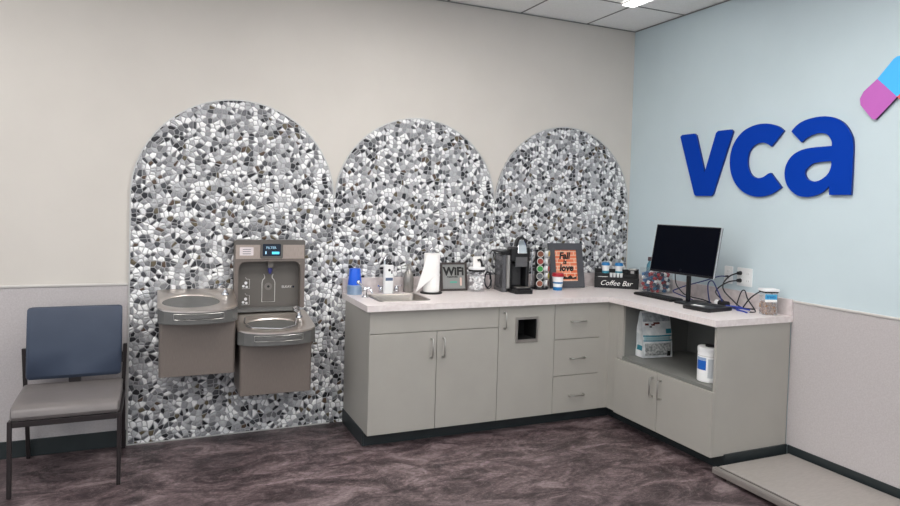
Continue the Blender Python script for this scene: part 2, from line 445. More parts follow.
# sink cabinet
X0, X1 = -2.41, -1.517
t = thing('sink_cabinet', 'wide grey base cabinet with two doors under the sink, at the left end', 'cabinet', ((X0+X1)/2, -.3, 0), 0, 'grey base cabinets along the mosaic wall')
carcass(t, X0, X1)
part('false_front', box(X0, X1-G, FY, FY+.02-.001, .722, ZT-.002), 'lam', t, world=True, bevel=.0012)
for a, b_, hx in ((X0, -1.962-G, -2.0), (-1.962+G, X1-G, -1.918)):
    d = part('door', box(a, b_, FY, FY+.019, KZ, .718), 'lam', t, world=True, bevel=.0012)
    bar_handle((hx, FY, .614), True, 'y', d, .12)
part('toe_kick', MB().box(X0+.002, X1, FY+.085, FY+.089, .001, KZ-.001), 'base', t, world=True)
part('side_base', MB().addmesh(flat_mesh([[(X0-.006, -.012), (X0-.006, -.5), (X0+.001, -.5), (X0+.001, -.012)]], .094), Matrix.Translation((0, 0, .001))), 'base', t, world=True)
# waste cabinet
X0, X1 = -1.517, -1.078
t = thing('waste_cabinet', 'grey base cabinet with a square black waste opening in its door', 'cabinet', ((X0+X1)/2, -.3, 0), 0, 'grey base cabinets along the mosaic wall')
carcass(t, X0, X1)
hole = [(-1.375, .627), (-1.227, .627), (-1.227, .768), (-1.375, .768)]
dm = flat_mesh([[(X0+G, KZ), (X1-G, KZ), (X1-G, ZT-.002), (X0+G, ZT-.002)], hole], .019)
d = part('door', MB().addmesh(dm, FB(0, FY+.019, 0)), 'lam', t, world=True)
bar_handle((-1.476, FY, .765), True, 'y', d, .105)
fm = flat_mesh([rrect(-1.389, -1.213, .613, .782, .006, 3), rrect(-1.373, -1.229, .629, .766, .003, 2)], .007)
part('opening_frame', MB().addmesh(fm, FB(0, FY-.0003, 0)), 'nickel', t, world=True)
ib = MB()
xa, xb, za, zb = -1.374, -1.228, .628, .767
ib.box(xa, xb, FY+.16, FY+.162, za, zb).box(xa, xa+.0015, FY+.001, FY+.16, za, zb).box(xb-.0015, xb, FY+.001, FY+.16, za, zb)
ib.box(xa, xb, FY+.001, FY+.16, za, za+.0015).box(xa, xb, FY+.001, FY+.16, zb-.0015, zb)
part('chute', ib, mat('chute_black', (8, 8, 8), .8), t, world=True)
part('toe_kick', box(X0, X1, FY+.085, FY+.089, .001, KZ-.001), 'base', t, world=True)
# drawers
X0, X1 = -1.078, -.700
t = thing('drawer_cabinet', 'grey base cabinet with a stack of three drawers beside the corner', 'cabinet', ((X0+X1)/2, -.3, 0), 0, 'grey base cabinets along the mosaic wall')
carcass(t, X0, X1)
for za, zb, hz in ((.611, ZT-.002, .733), (.354, .607, .473), (KZ, .350, .210)):
    d = part('drawer', box(X0+G, X1, FY, FY+.019, za, zb), 'lam', t, world=True, bevel=.0012)
    bar_handle((-.883, FY, hz), False, 'y', d, .115)
part('toe_kick', box(X0, -.53, FY+.085, FY+.089, .001, KZ-.001), 'base', t, world=True)
# corner filler
FX = -.614
t = thing('corner_filler', 'narrow grey filler panel in the inner corner between drawers and shelf cabinet', 'panel', (-.65, -.6, 0))
fb = MB().box(-.6985, FX, FY+.004, FY+.019, KZ, ZT-.002).box(FX, FX+.015, -.69, FY+.019, KZ, ZT-.002)
part('panel', fb, 'lam', t, world=True)
# shelf cabinet on the right wall
YA, YB = -.6915, -1.592
t = thing('shelf_cabinet', 'grey base cabinet with an open shelf above two doors, on the blue wall', 'cabinet', (-.3, (YA+YB)/2, 0))
b = MB()
b.box(FX, -.012, YB, YB+.021, KZ, ZT-.002)                  # end panel
b.box(FX+.02, -.012, YA-.019, YA, KZ, ZT-.002)
b.box(FX, FX+.02, -.743, YA, .48, ZT-.002)                 # stile
b.box(FX+.02, -.012, YB+.021, YA-.019, KZ, KZ+T)
part('body', b, 'lam', t, world=True, bevel=.001)
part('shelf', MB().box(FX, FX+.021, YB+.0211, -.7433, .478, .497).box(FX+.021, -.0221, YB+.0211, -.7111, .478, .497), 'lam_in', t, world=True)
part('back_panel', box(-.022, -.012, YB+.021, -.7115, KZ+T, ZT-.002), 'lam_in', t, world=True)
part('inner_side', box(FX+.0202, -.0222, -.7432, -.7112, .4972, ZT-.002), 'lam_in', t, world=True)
for ya, yb, hy in ((-1.128+G, YA, -1.087), (YB, -1.128-G, -1.163)):
    d = part('door', box(FX-.019, FX-.0005, ya, yb, KZ, .476), 'lam', t, world=True, bevel=.0012)
    bar_handle((FX-.019, hy, .378), True, 'x', d, .12)
part('toe_kick', box(FX+.085, FX+.089, YB+.002, -.503, .001, KZ-.001), 'base', t, world=True)
part('side_base', box(FX+.085, -.0125, YB-.012, YB-.0005, .001, .1), 'base', t, world=True)

# ------------------------------------------------------------------ countertop
CT = .901; CX0 = -2.436; CY = FY-.025; CXR = FX-.026; CYE = -1.602
t = thing('countertop', 'pale pinkish laminate L-shaped countertop with backsplash running round the corner', 'countertop', (-1.2, -.3, ZT))
SX0, SX1, SY0, SY1 = -2.315, -1.955, -.478, -.152
ol = [(CX0, -.010), (CX0, CY), (CXR, CY), (CXR, CYE), (-.001, CYE), (-.001, -.010)]
o = part('top', MB().addmesh(flat_mesh([ol, rrect(SX0+.012, SX1-.012, SY0+.012, SY1-.012, .03)], CT-ZT), Matrix.Translation((0, 0, ZT))), 'counter', t, world=True, bevel=.003)
part('backsplash', box(CX0, -.0205, -.0295, -.010, CT, 1.003), 'splash', t, world=True, bevel=.002)
part('backsplash', box(-.020, -.0005, CYE, -.010, CT, 1.003), 'splash', t, world=True, bevel=.002)

# sink
t = thing('sink', 'rectangular stainless steel sink set into the countertop', 'sink', ((SX0+SX1)/2, (SY0+SY1)/2, CT))
def rr3(ins, z, r): return [(x, y, z) for x, y in rrect(SX0+ins, SX1-ins, SY0+ins, SY1-ins, r)]
b = MB().loft([rr3(0, CT+.0005, .04), rr3(.003, CT+.004, .038), rr3(.016, CT+.003, .03), rr3(.02, CT-.004, .028), rr3(.026, CT-.14, .03), rr3(.05, CT-.155, .03), rr3(.15, CT-.158, .02)], cap=False)
b._f([v for v in list(b.b.verts)[-24:]])
part('bowl', b, 'sink_steel', t, world=True, smooth=True)
part('drain', MB().lathe([(.0, 0), (.035, 0), (.04, .003), (.03, .004), (0.0, .002)], ((SX0+SX1)/2, (SY0+SY1)/2, CT-.1575), 20, cap=False), 'chrome', t, world=True, smooth=True)

# faucet
t = thing('faucet', 'chrome gooseneck faucet with two small handles behind the sink', 'faucet', (-2.118, -.068, CT), -.0)
part('base_plate', MB().prism(rrect(-.075, .075, -.022, .022, .021), .0005, .014), 'chrome', t, bevel=.003)
pts = [(.012, 0, .012), (.012, 0, .215)] + [(-.018+.030*math.cos(a), -.02*(1-math.cos(a)), .225+.034*math.sin(a)) for a in [PI*k/10 for k in range(0, 11)]] + [(-.048, -.042, .20)]
part('spout', MB().tube(pts, .009, 12), 'chrome', t, smooth=True)
for s in (-1, 1):
    h = part('handle', MB().lathe([(.016, .014), (.018, .03), (.013, .04), (.011, .048), (.0, .05)], (s*.056, 0, 0), 16, cap=False).tube([(s*.055, 0, .043), (s*.085, -.028, .052)], .005, 8, .0065), 'chrome', t, smooth=True)

# drinking bubbler at the sink's left corner
t = thing('bubbler_tap', 'small chrome lever tap with ball joint on the sink left rim', 'tap', (-2.35, -.27, CT))
part('base', MB().lathe([(.022, .0005), (.022, .006), (.013, .014), (.012, .035), (.017, .045), (.017, .058), (.01, .068), (0, .07)], seg=16, cap=False), 'chrome', t, smooth=True)
part('spout', MB().tube([(0, 0, .05), (.022, -.014, .056), (.036, -.02, .05), (.04, -.024, .03)], .008, 10).sphere((.02, -.012, .060), .014), 'chrome', t, smooth=True)
part('lever', MB().tube([(0, 0, .06), (-.02, .005, .08), (-.04, .01, .098)], .006, 10, .008).sphere((-.043, .01, .102), .014), 'chrome', t, smooth=True)

# white dispenser with blue label in front of the faucet
t = thing('soap_dispenser', 'tall narrow white soap dispenser with a small blue label and black pump', 'dispenser', (-2.142, -.122, CT))
part('bottle', MB().prism(rrect(-.033, .033, -.02, .02, .01), .0005, .2), 'white', t, bevel=.006, seg=3)
part('label', MB().box(-.026, .026, -.0215, -.0203, .092, .112), mat('label_navy', (88, 104, 132), .5), t)
part('pump', MB().tube([(.012, 0, .199), (.012, 0, .225), (.01, -.01, .235), (-.01, -.03, .228)], .006).lathe([(.013, .199), (.013, .214)], (.012, 0, 0), 14), 'black', t, smooth=True)
part('nozzle_mark', MB().tube([(.0, -.0203, .165), (.0, -.023, .165)], .009, 12).tube([(.018, -.0203, .14), (.018, -.0223, .162)], .004, 8), 'black', t)

# bright blue tumbler
t = thing('blue_tumbler', 'bright blue upturned plastic tumbler on a pale ribbed cup, left end of counter', 'cup', (-2.372, -.095, CT))
part('cup', MB().lathe([(.0, .066), (.047, .066), (.046, .08), (.037, .172), (.034, .176), (0, .176)], seg=28, cap=False), 'bluecup', t, smooth=True)
pr = [(0, .0005), (.05, .0005)]
for k in range(6): pr += [(.052, .004+k*.01), (.049, .009+k*.01)]
part('ribbed_base', MB().lathe(pr+[(.048, .0655), (0, .0655)], seg=28, cap=False), 'palecup', t, smooth=True)

# pump bottle
t = thing('pump_bottle', 'smoky grey pump bottle beside the paper towel roll', 'bottle', (-1.975, -.075, CT))
part('bottle', MB().lathe([(0, .0005), (.034, .0005), (.037, .006), (.037, .1), (.03, .135), (.017, .155), (.014, .165), (0, .165)], seg=24, cap=False), 'smoke', t, smooth=True)
part('pump', MB().lathe([(.017, .165), (.017, .18), (.008, .184), (.008, .196), (0, .196)], seg=16, cap=False).tube([(0, 0, .193), (-.02, -.012, .196), (-.036, -.02, .188)], .006), 'silver', t, smooth=True)

# paper towel holder and roll
t = thing('towel_holder', 'black round-based towel holder with a chrome loop on top', 'holder', (-1.835, -.16, CT))
part('base', MB().lathe([(0, .0005), (.078, .0005), (.08, .006), (.076, .011), (0, .012)], seg=32, cap=False), 'black', t, smooth=True)
part('rod', MB().tube([(0, 0, .011), (0, 0, .288)], .006, 10), 'chrome', t, smooth=True)
part('loop', MB().tube([(-.013, 0, .284), (-.013, 0, .300)] + [(-.013*math.cos(a), 0, .303+.013*math.sin(a)) for a in [PI*k/8 for k in range(9)]] + [(.013, 0, .284)], .0035, 8), 'chrome', t, smooth=True)
t = thing('paper_towel_roll', 'white paper towel roll with a loose sheet hanging down on its left', 'paper towel', (-1.835, -.16, CT+.013))
part('roll', MB().lathe([(.02, 0), (.056, 0), (.0565, .004), (.0565, .264), (.055, .268), (.02, .268), (.02, 0)], seg=36, cap=False), 'paper', t, smooth=True)
# hanging sheet: leaves the roll, flares to the left, its lower corner folding under
rows = 12; sh = []
for thick in (0, .0012):
    for j in range(rows+1):
        v = j/rows; z = .266 - .262*v
        row = []
        for i in range(11):
            u = i/10
            xl = -.06 - .082*v; xr = .042 - .015*v
            if v > .45: xr = .042 - .18*(v-.45)/.55
            xx = xl + (xr-xl)*u
            yy = -(math.sqrt(max(.0588**2-xx*xx, .0)) if xx > 0 else .0588) - .003*math.sin(v*PI)*(1-u) - .004*v*(1-u) - thick
            row.append((xx, yy, z))
        sh.append(row)
b = MB(); n = rows+1
V = [[b.b.verts.new(p) for p in r] for r in sh]
for base in (0, n):
    for j in range(rows):
        for i in range(10): b._f([V[base+j][i], V[base+j][i+1], V[base+j+1][i+1], V[base+j+1][i]])
for j in range(rows):
    b._f([V[j][0], V[j+1][0], V[n+j+1][0], V[n+j][0]]); b._f([V[j][10], V[j+1][10], V[n+j+1][10], V[n+j][10]])
for i in range(10):
    b._f([V[0][i], V[0][i+1], V[n][i+1], V[n][i]]); b._f([V[rows][i], V[rows][i+1], V[n+rows][i+1], V[n+rows][i]])
part('loose_sheet', b, 'paper', t, smooth=True)

# leaning frames
def leaning(name, label, loc, rz, w, h, tilt, fw, d, mfr, minner, innerparts):
    t = thing(name, label, 'picture frame', loc, rz)
    R = Matrix.Rotation(-tilt, 4, 'X')
    A = R @ FB(0, 0, 0)
    fr = flat_mesh([[(-w/2, 0), (w/2, 0), (w/2, h), (-w/2, h)], [(-w/2+fw, fw), (w/2-fw, fw), (w/2-fw, h-fw), (-w/2+fw, h-fw)]], d)
    part('frame', MB().addmesh(fr, A), mfr, t, bevel=.0015)
    p = part('print', MB().addmesh(flat_mesh([[(-w/2+fw+.0003, fw+.0003), (w/2-fw-.0003, fw+.0003), (w/2-fw-.0003, h-fw-.0003), (-w/2+fw+.0003, h-fw-.0003)]], .003), A @ Matrix.Translation((0, 0, .002))), minner, t)
    for nm, me, x, z, mm in innerparts:
        part(nm, MB().addmesh(me, A @ Matrix.Translation((x, z, .0052))), mm, p)
    return t
leaning('wifi_sign', 'dark brown framed grey WiFi sign beside the paper towels', (-1.625, -.085, CT+.001), -.05, .205, .205, .16, .014, .014, 'frame_br', 'glasspane',
        [('lettering', text_mesh('WiFi', .082, .001, offset=.0035), 0, .138, 'ink'),
         ('small_print', text_mesh('PASSWORD', .016, .001, offset=.0004), -.01, .099, 'ink'),
         ('teal_mark', flat_mesh([rrect(-.03, .025, -.006, .006, .004, 3)], .001), 0, .062, 'teal'),
         ('pink_mark', flat_mesh([rrect(-.007, .007, -.03, .03, .005, 3)], .001), .055, .065, 'pinkp')])
t = leaning('picture_frame', 'large charcoal frame around an orange brick print, leaning by the coffee pods', (-.672, -.125, CT+.001), -.06, .300, .350, .2, .052, .018, 'slate', 'brick',
        [('lettering', text_mesh('Fall', .072, .001, shear=.2, offset=.003), -.01, .25, 'ink'),
         ('lettering', text_mesh('is', .05, .001, shear=.2, offset=.002), -.01, .203, 'ink'),
         ('lettering', text_mesh('love', .072, .001, shear=.2, offset=.003), 0, .155, 'ink'),
         ('doodle', flat_mesh([[(-.06, -.02), (.08, -.02), (.085, .0), (.05, -.008), (.03, .012), (.0, -.006), (-.03, .004), (-.06, -.01)]], .001), .005, .088, 'ink')])

# jar of creamer cups with white box and cord
t = thing('snack_jar', 'clear jar with a black-banded white lid, left of the coffee machine', 'jar', (-1.468, -.135, CT))
part('jar', MB().lathe([(0, .0005), (.058, .0005), (.062, .006), (.062, .12), (.055, .135), (.053, .145)], seg=32, cap=False), 'cleargl', t, smooth=True)
part('lid', MB().lathe([(0, .1605), (.06, .1605), (.062, .163), (.062, .172), (.058, .176), (0, .176)], seg=32, cap=False), 'white', t, smooth=True)
part('lid_band', MB().lathe([(.0, .1455), (.06, .1455), (.062, .1465), (.062, .1585), (.06, .16), (0, .16)], seg=32, cap=False), 'blackm', t, smooth=True)
cm = None
def scatter_cyl(cx, cy, r, z0, z1, n, rad, names, label, grp, cat, mats, sq=None, minfac=1.9, shape='cup'):
    """drop small items into a vessel without overlaps"""
    P = []; tries = 0
    while len(P) < n and tries < 20000:
        tries += 1
        if sq: px, py = random.uniform(-sq[0], sq[0]), random.uniform(-sq[1], sq[1])
        else:
            a = random.uniform(0, 2*PI); q = r*math.sqrt(random.random()); px, py = q*math.cos(a), q*math.sin(a)
        pz = random.uniform(z0, z1)
        if all((px-a)**2+(py-b)**2+(pz-c)**2 > (rad*minfac)**2 for a, b, c in P): P.append((px, py, pz))
    return P
def small_items(name, label, cat, grp, P, cx, cy, rad, mats, flat=.7):
    first = {}
    for i, (px, py, pz) in enumerate(P):
        mm = mats[i % len(mats)] if len(mats) > 1 else mats[0]
        if mm not in first:
            b = MB().lathe([(0, -flat*rad), (rad*.7, -flat*rad), (rad*.95, flat*rad*.8), (rad*.95, flat*rad), (0, flat*rad)], seg=10, cap=False)
            o = part(name, b, mm, None, smooth=True); first[mm] = o
        else:
            o = first[mm].copy(); C.objects.link(o)
        o.location = (cx+px, cy+py, pz); o.rotation_euler = (random.uniform(0, 3), random.uniform(0, 3), random.uniform(0, 3))
        tag(o, label[mm] if isinstance(label, dict) else label, cat, grp)
P = scatter_cyl(0, 0, .044, CT+.016, CT+.105, 30, .0135, '', '', '', '', [], minfac=1.75)
small_items('creamer_cup', 'white creamer cup inside the clear jar by the coffee machine', 'creamer', 'creamer cups in the clear jar', P, -1.468, -.135, .0135, ['white'])
t = thing('card_holder', 'white paper card standing on the jar lid with a black clip', 'card', (-1.468, -.135, CT+.1765))
part('card', box(-.033, .028, -.004, .004, 0, .078), 'paper', t, bevel=.001)
part('clip', MB().tube([(0, -.008, .05), (.018, -.01, .055), (.03, -.01, .04), (.036, -.01, .015), (.04, -.01, .004)], .008, 8), 'blackm', t, smooth=True)
b = MB()
cpts = []
for k in range(49):
    a = 2*PI*k/16
    cpts.append((-1.352+.026*math.cos(a)+.004*math.sin(a*.3), -.075-.0009*k*.6, CT+.075+.062*math.sin(a)*(1-.003*k)))
part_o = part('coiled_cord', b.tube(cpts, .0042, 6).tube([cpts[-1], (-1.335, -.11, CT+.02), (-1.335, -.075, CT+.006), (-1.335, -.045, CT+.006)], .0042, 6), 'cordk', smooth=True)
tag(part_o, 'black coiled power cord hanging between the jar and the coffee machine', 'cord')

# ------------------------------------------------------------------ coffee machine
t = thing('coffee_machine', 'black single-cup coffee machine with grey water tank and raised chrome handle', 'coffee machine', (-1.165, -.05, CT), -.12)
W = .088
part('base', MB().prism(rrect(-.07, W, -.27, -.005, .03), .0005, .03), 'black', t, bevel=.004)
part('column', MB().prism(rrect(-.07, W, -.12, -.005, .02), .03, .30), 'black', t, bevel=.004)
hd = MB().prism(rrect(-.068, W, -.235, -.121, .03), .225, .33)
part('head', hd, 'black', t, bevel=.012, seg=3)
part('side_cheek', MB().prism(rrect(.06, W+.001, -.205, -.1205, .012), .03, .2245), 'black', t, bevel=.003)
part('side_cheek', MB().prism(rrect(-.071, -.045, -.205, -.1205, .012), .03, .2245), 'black', t, bevel=.003)
part('brew_front', MB().prism(rrect(-.038, .055, -.243, -.236, .002), .19, .262), 'kgray', t, bevel=.001)
part('inner_panel', box(-.035, .05, -.13, -.1206, .045, .2), mat('machine_inner', (62, 62, 64), .35), t)
tr = part('drip_tray', MB().prism(rrect(-.055, .075, -.30, -.205, .03), .0305, .042), 'black', t, bevel=.003)
part('tray_plate', MB().prism(rrect(-.045, .065, -.29, -.212, .025), .0422, .0445), 'steel', tr)
part('tray_front', MB().prism(rrect(-.06, .08, -.31, -.2705, .02), .0005, .03), 'black', t, bevel=.003)
part('water_tank', MB().prism(rrect(-.118, -.0715, -.20, -.02, .018), .03, .275), 'reserv', t, bevel=.003)
part('tank_lid', MB().loft([[(-.14, -.21, .286), (-.0715, -.21, .276), (-.0715, -.014, .276), (-.14, -.014, .286)], [(-.14, -.21, .298), (-.0715, -.21, .306), (-.0715, -.014, .306), (-.14, -.014, .298)]]), 'black', t, bevel=.003)
part('tank_base', MB().prism(rrect(-.12, -.0715, -.205, -.015, .02), .0005, .0295), 'kgray', t, bevel=.003)
part('tank_trim', box(-.092, -.0716, -.218, -.201, .03, .27), 'silver', t)
hb = MB(); rings = []
for k in range(17):
    a = PI*k/16; rings.append([(.012+s_*math.cos(a), yy, .335+q_*math.sin(a)) for s_, q_, yy in ((.030, .058, -.185), (.043, .074, -.185), (.043, .074, -.225), (.030, .058, -.225))])
hb.loft(rings)
part('handle', hb, 'black', t, smooth=True)
part('handle_plate', MB().loft([[(-.024, -.232, .285), (.052, -.232, .285), (.052, -.19, .285), (-.024, -.19, .285)], [(-.020, -.222, .345), (.046, -.222, .345), (.046, -.19, .345), (-.020, -.19, .345)], [(-.006, -.212, .385), (.030, -.212, .385), (.030, -.195, .385), (-.006, -.195, .385)]]).xf(Matrix.Translation((0, -.012, 0))), 'chrome', t, bevel=.004)

# ------------------------------------------------------------------ pod carousel
cx, cy = -.922, -.115
t = thing('pod_carousel', 'black wire carousel tower of coffee pods right of the coffee machine', 'carousel', (cx, cy, CT), 0)
part('base', MB().lathe([(0, .0005), (.068, .0005), (.07, .006), (.066, .016), (0, .018)], seg=28, cap=False), 'black', t, smooth=True)
part('post', MB().tube([(0, 0, .017), (0, 0, .300)], .034, 12).tube([(0, 0, .2995), (0, 0, .305)], .012, 10).lathe([(.012, .305), (.018, .312), (.012, .322), (0, .324)], seg=12, cap=False), 'black', t, smooth=True)
wr = MB()
for k in range(4):
    a = -PI/2 - .5 + .6 + 1.2*k if k < 2 else PI/2 + .6*(k-2)
    q = Vector((math.cos(a), math.sin(a), 0))*.066
    wr.tube([(q.x, q.y, .016), (q.x, q.y, .298), (0, 0, .3)], .0025, 6)
part('wire_frame', wr, 'chrome', t, smooth=True)
podc = [((120, 70, 50), 'brown'), ((150, 60, 50), 'red'), ((50, 150, 70), 'green'), ((96, 100, 104), 'grey'), ((140, 80, 60), 'tan'),
        ((200, 170, 80), 'yellow'), ((90, 70, 60), 'dark brown'), ((160, 60, 60), 'dark red'), ((190, 180, 90), 'pale yellow'), ((110, 90, 90), 'mauve')]
rowname = ['top', 'second', 'middle', 'fourth', 'bottom']
proto = None
for c in range(2):
    for r in range(5):
        col, cn = podc[c*5+r]
        z = .272 - .056*r
        an = -PI/2 - .5 + (0 if c == 0 else 1.2)
        loc = (cx + .040*math.cos(an), cy + .040*math.sin(an), CT + z)
        colname = 'front' if c == 0 else 'right-hand'
        p = thing('coffee_pod', '%s lidded coffee pod in the %s row of the carousel, %s column' % (cn, rowname[r], colname), 'coffee pod', loc, an+PI/2, 'coffee pods in the carousel')
        part('cup', MB().lathe([(0, -.0), (.019, .0), (.025, .030)], seg=16, cap=False).xf(Matrix.Rotation(PI/2, 4, 'X')), 'white', p, smooth=True)
        lid = part('lid', MB().lathe([(.0, .0302), (.027, .0302), (.027, .032), (.016, .0322)], seg=20, cap=False).xf(Matrix.Rotation(PI/2, 4, 'X')), 'ltgray', p, smooth=True)
        part('lid_print', MB().lathe([(0, .0323), (.021, .0323), (.021, .033), (0, .033)], seg=20, cap=False).xf(Matrix.Rotation(PI/2, 4, 'X')), mat('pod_'+cn.replace(' ', '_'), col, .5), lid)

# small travel cup with red lid
t = thing('paper_cup', 'white cup with blue bands and a red lid in front of the charcoal frame', 'cup', (-.82, -.215, CT))
def cupprof(r0, r1, z0, z1): return [(0, z0), (r0, z0), (r1, z1), (0, z1)]
part('cup', MB().lathe([(0, .0005), (.033, .0005), (.042, .105), (0, .105)], seg=28, cap=False), 'white', t, smooth=True)
part('band', MB().lathe([(.0333, .0007), (.0340, .0007), (.0362, .026), (.0355, .026)], seg=28, cap=False), 'blucup2', t, smooth=True)
part('band', MB().lathe([(.0378, .052), (.0385, .052), (.0396, .065), (.0388, .065)], seg=28, cap=False), 'bluband', t, smooth=True)
part('lid', MB().lathe([(0, .1055), (.047, .1055), (.047, .112), (.043, .126), (.041, .130), (0, .130)], seg=28, cap=False), 'redlid', t, smooth=True)

# ------------------------------------------------------------------ coffee bar caddy in the corner
ang = -.62; ca, sa = math.cos(ang), math.sin(ang)
cxx, cyy = -.285, -.235
def cad(u, v, z=0):  # u along the front, v depth behind the front
    return (cxx + u*ca - v*sa, cyy + u*sa + v*ca, CT+z)
t = thing('coffee_caddy', 'black wooden caddy lettered Coffee Bar standing in the counter corner', 'caddy', (cxx, cyy, CT), ang)
bm_ = [(-.168, 0), (.168, 0), (.172, .083), (-.172, .083)]
p = part('front_panel', MB().addmesh(flat_mesh([bm_], .008), FB(0, .008, 0)), 'blackm', t, bevel=.001)
part('lettering', MB().addmesh(text_mesh('Coffee Bar', .056, .0008, shear=.35, offset=.0), FB(-.005, -.0002, .04)), 'paper', p)
part('back_panel', box(-.165, .165, .102, .110, 0, .145), 'blackm', t)
for s in (-1, 1):
    a, b_ = (-.170, -.163) if s < 0 else (.163, .170)
    part('side_panel', MB().loft([[(a, .009, 0), (a, .1015, 0), (a, .1015, .15), (a, .06, .155), (a, .009, .08)], [(b_, .009, 0), (b_, .1015, 0), (b_, .1015, .15), (b_, .06, .155), (b_, .009, .08)]]), 'blackm', t)
part('bottom', box(-.162, .162, .009, .101, 0.0005, .006), 'blackm', t)
# raised inside step carrying the cups
part('step', box(-.162, .162, .045, .101, .0065, .112), 'blackm', t)
def lidcup(u, v, z, label):
    c = thing('travel_cup', label, 'cup', cad(u, v, z), 0, 'blue and white cups in the caddy')
    part('cup', MB().lathe([(0, .0), (.024, .0), (.031, .062), (0, .062)], seg=24, cap=False), 'white', c, smooth=True)
    part('band', MB().lathe([(.0262, .0005), (.0272, .0005), (.0296, .02), (.0288, .02)], seg=24, cap=False), mat('cup_band', (60, 140, 160), .5), c, smooth=True)
    part('lid', MB().lathe([(0, .0625), (.034, .0625), (.034, .068), (.031, .078), (.029, .084), (.026, .086), (0, .082)], seg=24, cap=False), 'blucup2', c, smooth=True)
lidcup(-.085, .074, .1125, 'white cup with blue lid in the caddy, left of the two')
lidcup(.018, .074, .1125, 'white cup with blue lid in the caddy, right of the two')
t2 = thing('grinder_jar', 'small black jar with a grey metal lid at the right end of the caddy', 'jar', cad(.125, .074, .1125))
part('jar', MB().prism(rrect(-.028, .028, -.024, .024, .01), 0, .032).xf(Matrix.Rotation(ang, 4, 'Z')), 'black', t2)
part('lid', MB().prism(rrect(-.034, .034, -.026, .026, .01), .0325, .043).xf(Matrix.Rotation(ang, 4, 'Z')), 'silver', t2, bevel=.002)
part('label', box(-.017, .01, -.0262, -.0243, .006, .026).xf(Matrix.Rotation(ang, 4, 'Z')), 'silver', t2)
k = 0
for u, dz, nm in ((-.042, 0, 'leftmost'), (-.016, .0, 'second from left'), (.010, 0, 'second from right'), (.036, 0, 'rightmost')):
    o = part('creamer_cup', MB().lathe([(0, 0), (.0095, 0), (.0118, .030), (.0126, .031), (.0126, .034), (0, .034)], seg=14, cap=False), 'white', smooth=True)
    o.location = cad(u, .027, .085); k += 1
    o.location.z = CT+.086
    tag(o, 'tiny white creamer cup at the caddy front, %s of four' % nm, 'creamer', 'creamer cups at the caddy front')
part_o = None
tray = thing('tray_insert', 'black front tray inside the caddy holding creamers and stir sticks', 'tray', cad(0, .027, .0065), ang)
part('tray', box(-.161, .161, -.0175, .0175, 0, .079), 'blackm', tray)
for i in range(4):
    o = part('stir_stick', box(-.03, .03, -.0022, .0022, 0, .0025), 'paper')
    o.location = cad(-.115+.006*i, .016+.0065*i, .086); o.rotation_euler = (0, 0, ang+.05*(i-1.5))
    tag(o, 'white stir stick lying at the left front of the caddy', 'stir stick', 'stir sticks in the caddy')

# ------------------------------------------------------------------ candy bin and teal bottle
bx, by, brz = -.125, -.505, .0
t = thing('candy_bin', 'clear square bin of red, blue and white wrapped candies behind the keyboard', 'bin', (bx, by, CT), 0)
fm = flat_mesh([rrect(-.09, .09, -.09, .09, .015), rrect(-.088, .088, -.088, .088, .013)], .185)
part('bin', MB().addmesh(fm, Matrix.Translation((0, 0, .003))).addmesh(flat_mesh([rrect(-.09, .09, -.09, .09, .015)], .0025), Matrix.Translation((0, 0, .0003))), 'clear', t)
P = scatter_cyl(0, 0, 0, CT+.02, CT+.155, 150, .0155, '', '', '', '', [], sq=(.070, .070), minfac=1.6)
P = [p for p in P if p[0] < -.03 or p[1] < -.02]
names = {'cred': 'red', 'cblue': 'blue', 'cwhite': 'white', 'cnavy': 'navy'}
random.shuffle(P)
small_items('wrapped_candy', {k: '%s wrapped candy in the clear square bin beside the monitor' % v for k, v in names.items()}, 'candy', 'wrapped candies in the clear bin', P, bx, by, .0155, ['cred', 'cblue', 'cwhite', 'cred', 'cnavy'])
t = thing('teal_bottle', 'tall teal bottle with a dark cap between the candy bin and the corner', 'bottle', (-.075, -.372, CT))
part('bottle', MB().lathe([(0, .0005), (.026, .0005), (.028, .006), (.028, .17), (.024, .2), (.013, .222), (.012, .23), (0, .23)], seg=20, cap=False), 'tealb', t, smooth=True)
part('cap', MB().lathe([(0, .2305), (.018, .2305), (.018, .255), (.015, .26), (0, .26)], seg=16, cap=False), mat('cap_dark', (58, 40, 44), .5), t, smooth=True)

# ------------------------------------------------------------------ monitor
mx, my, mz = -.334, -1.0, 1.264; myaw = .097; til = .185; MW, MH = .54, .335
t = thing('monitor', 'black flat-screen monitor on a slim stand, tilted back', 'monitor', (mx, my, CT), 0)
n = Vector((-math.cos(myaw), -math.sin(myaw), 0)); up = Vector((0, 0, 1)); rt = up.cross(n)
u2 = up*math.cos(til) - n*math.sin(til); n2 = rt.cross(u2).normalized()
A = Matrix(((rt.x, u2.x, n2.x, mx), (rt.y, u2.y, n2.y, my), (rt.z, u2.z, n2.z, mz), (0, 0, 0, 1)))
h = part('housing', MB().box(-MW/2, MW/2, -MH/2, MH/2, -.022, -.001).box(-.14, .14, -.1, .1, -.04, -.022).xf(A), 'monitor', t, world=True, bevel=.002)
s_ = part('screen', MB().box(-MW/2+.006, MW/2-.006, -MH/2+.014, MH/2-.006, -.0008, .0004).xf(A), 'panel', t, world=True)
part('bezel', MB().addmesh(flat_mesh([rrect(-MW/2, MW/2, -MH/2, MH/2, .003, 2), rrect(-MW/2+.005, MW/2-.005, -MH/2+.013, MH/2-.005, .002, 2)], .0008), A @ Matrix.Translation((0, 0, -.0008))), 'monitor', t, world=True)
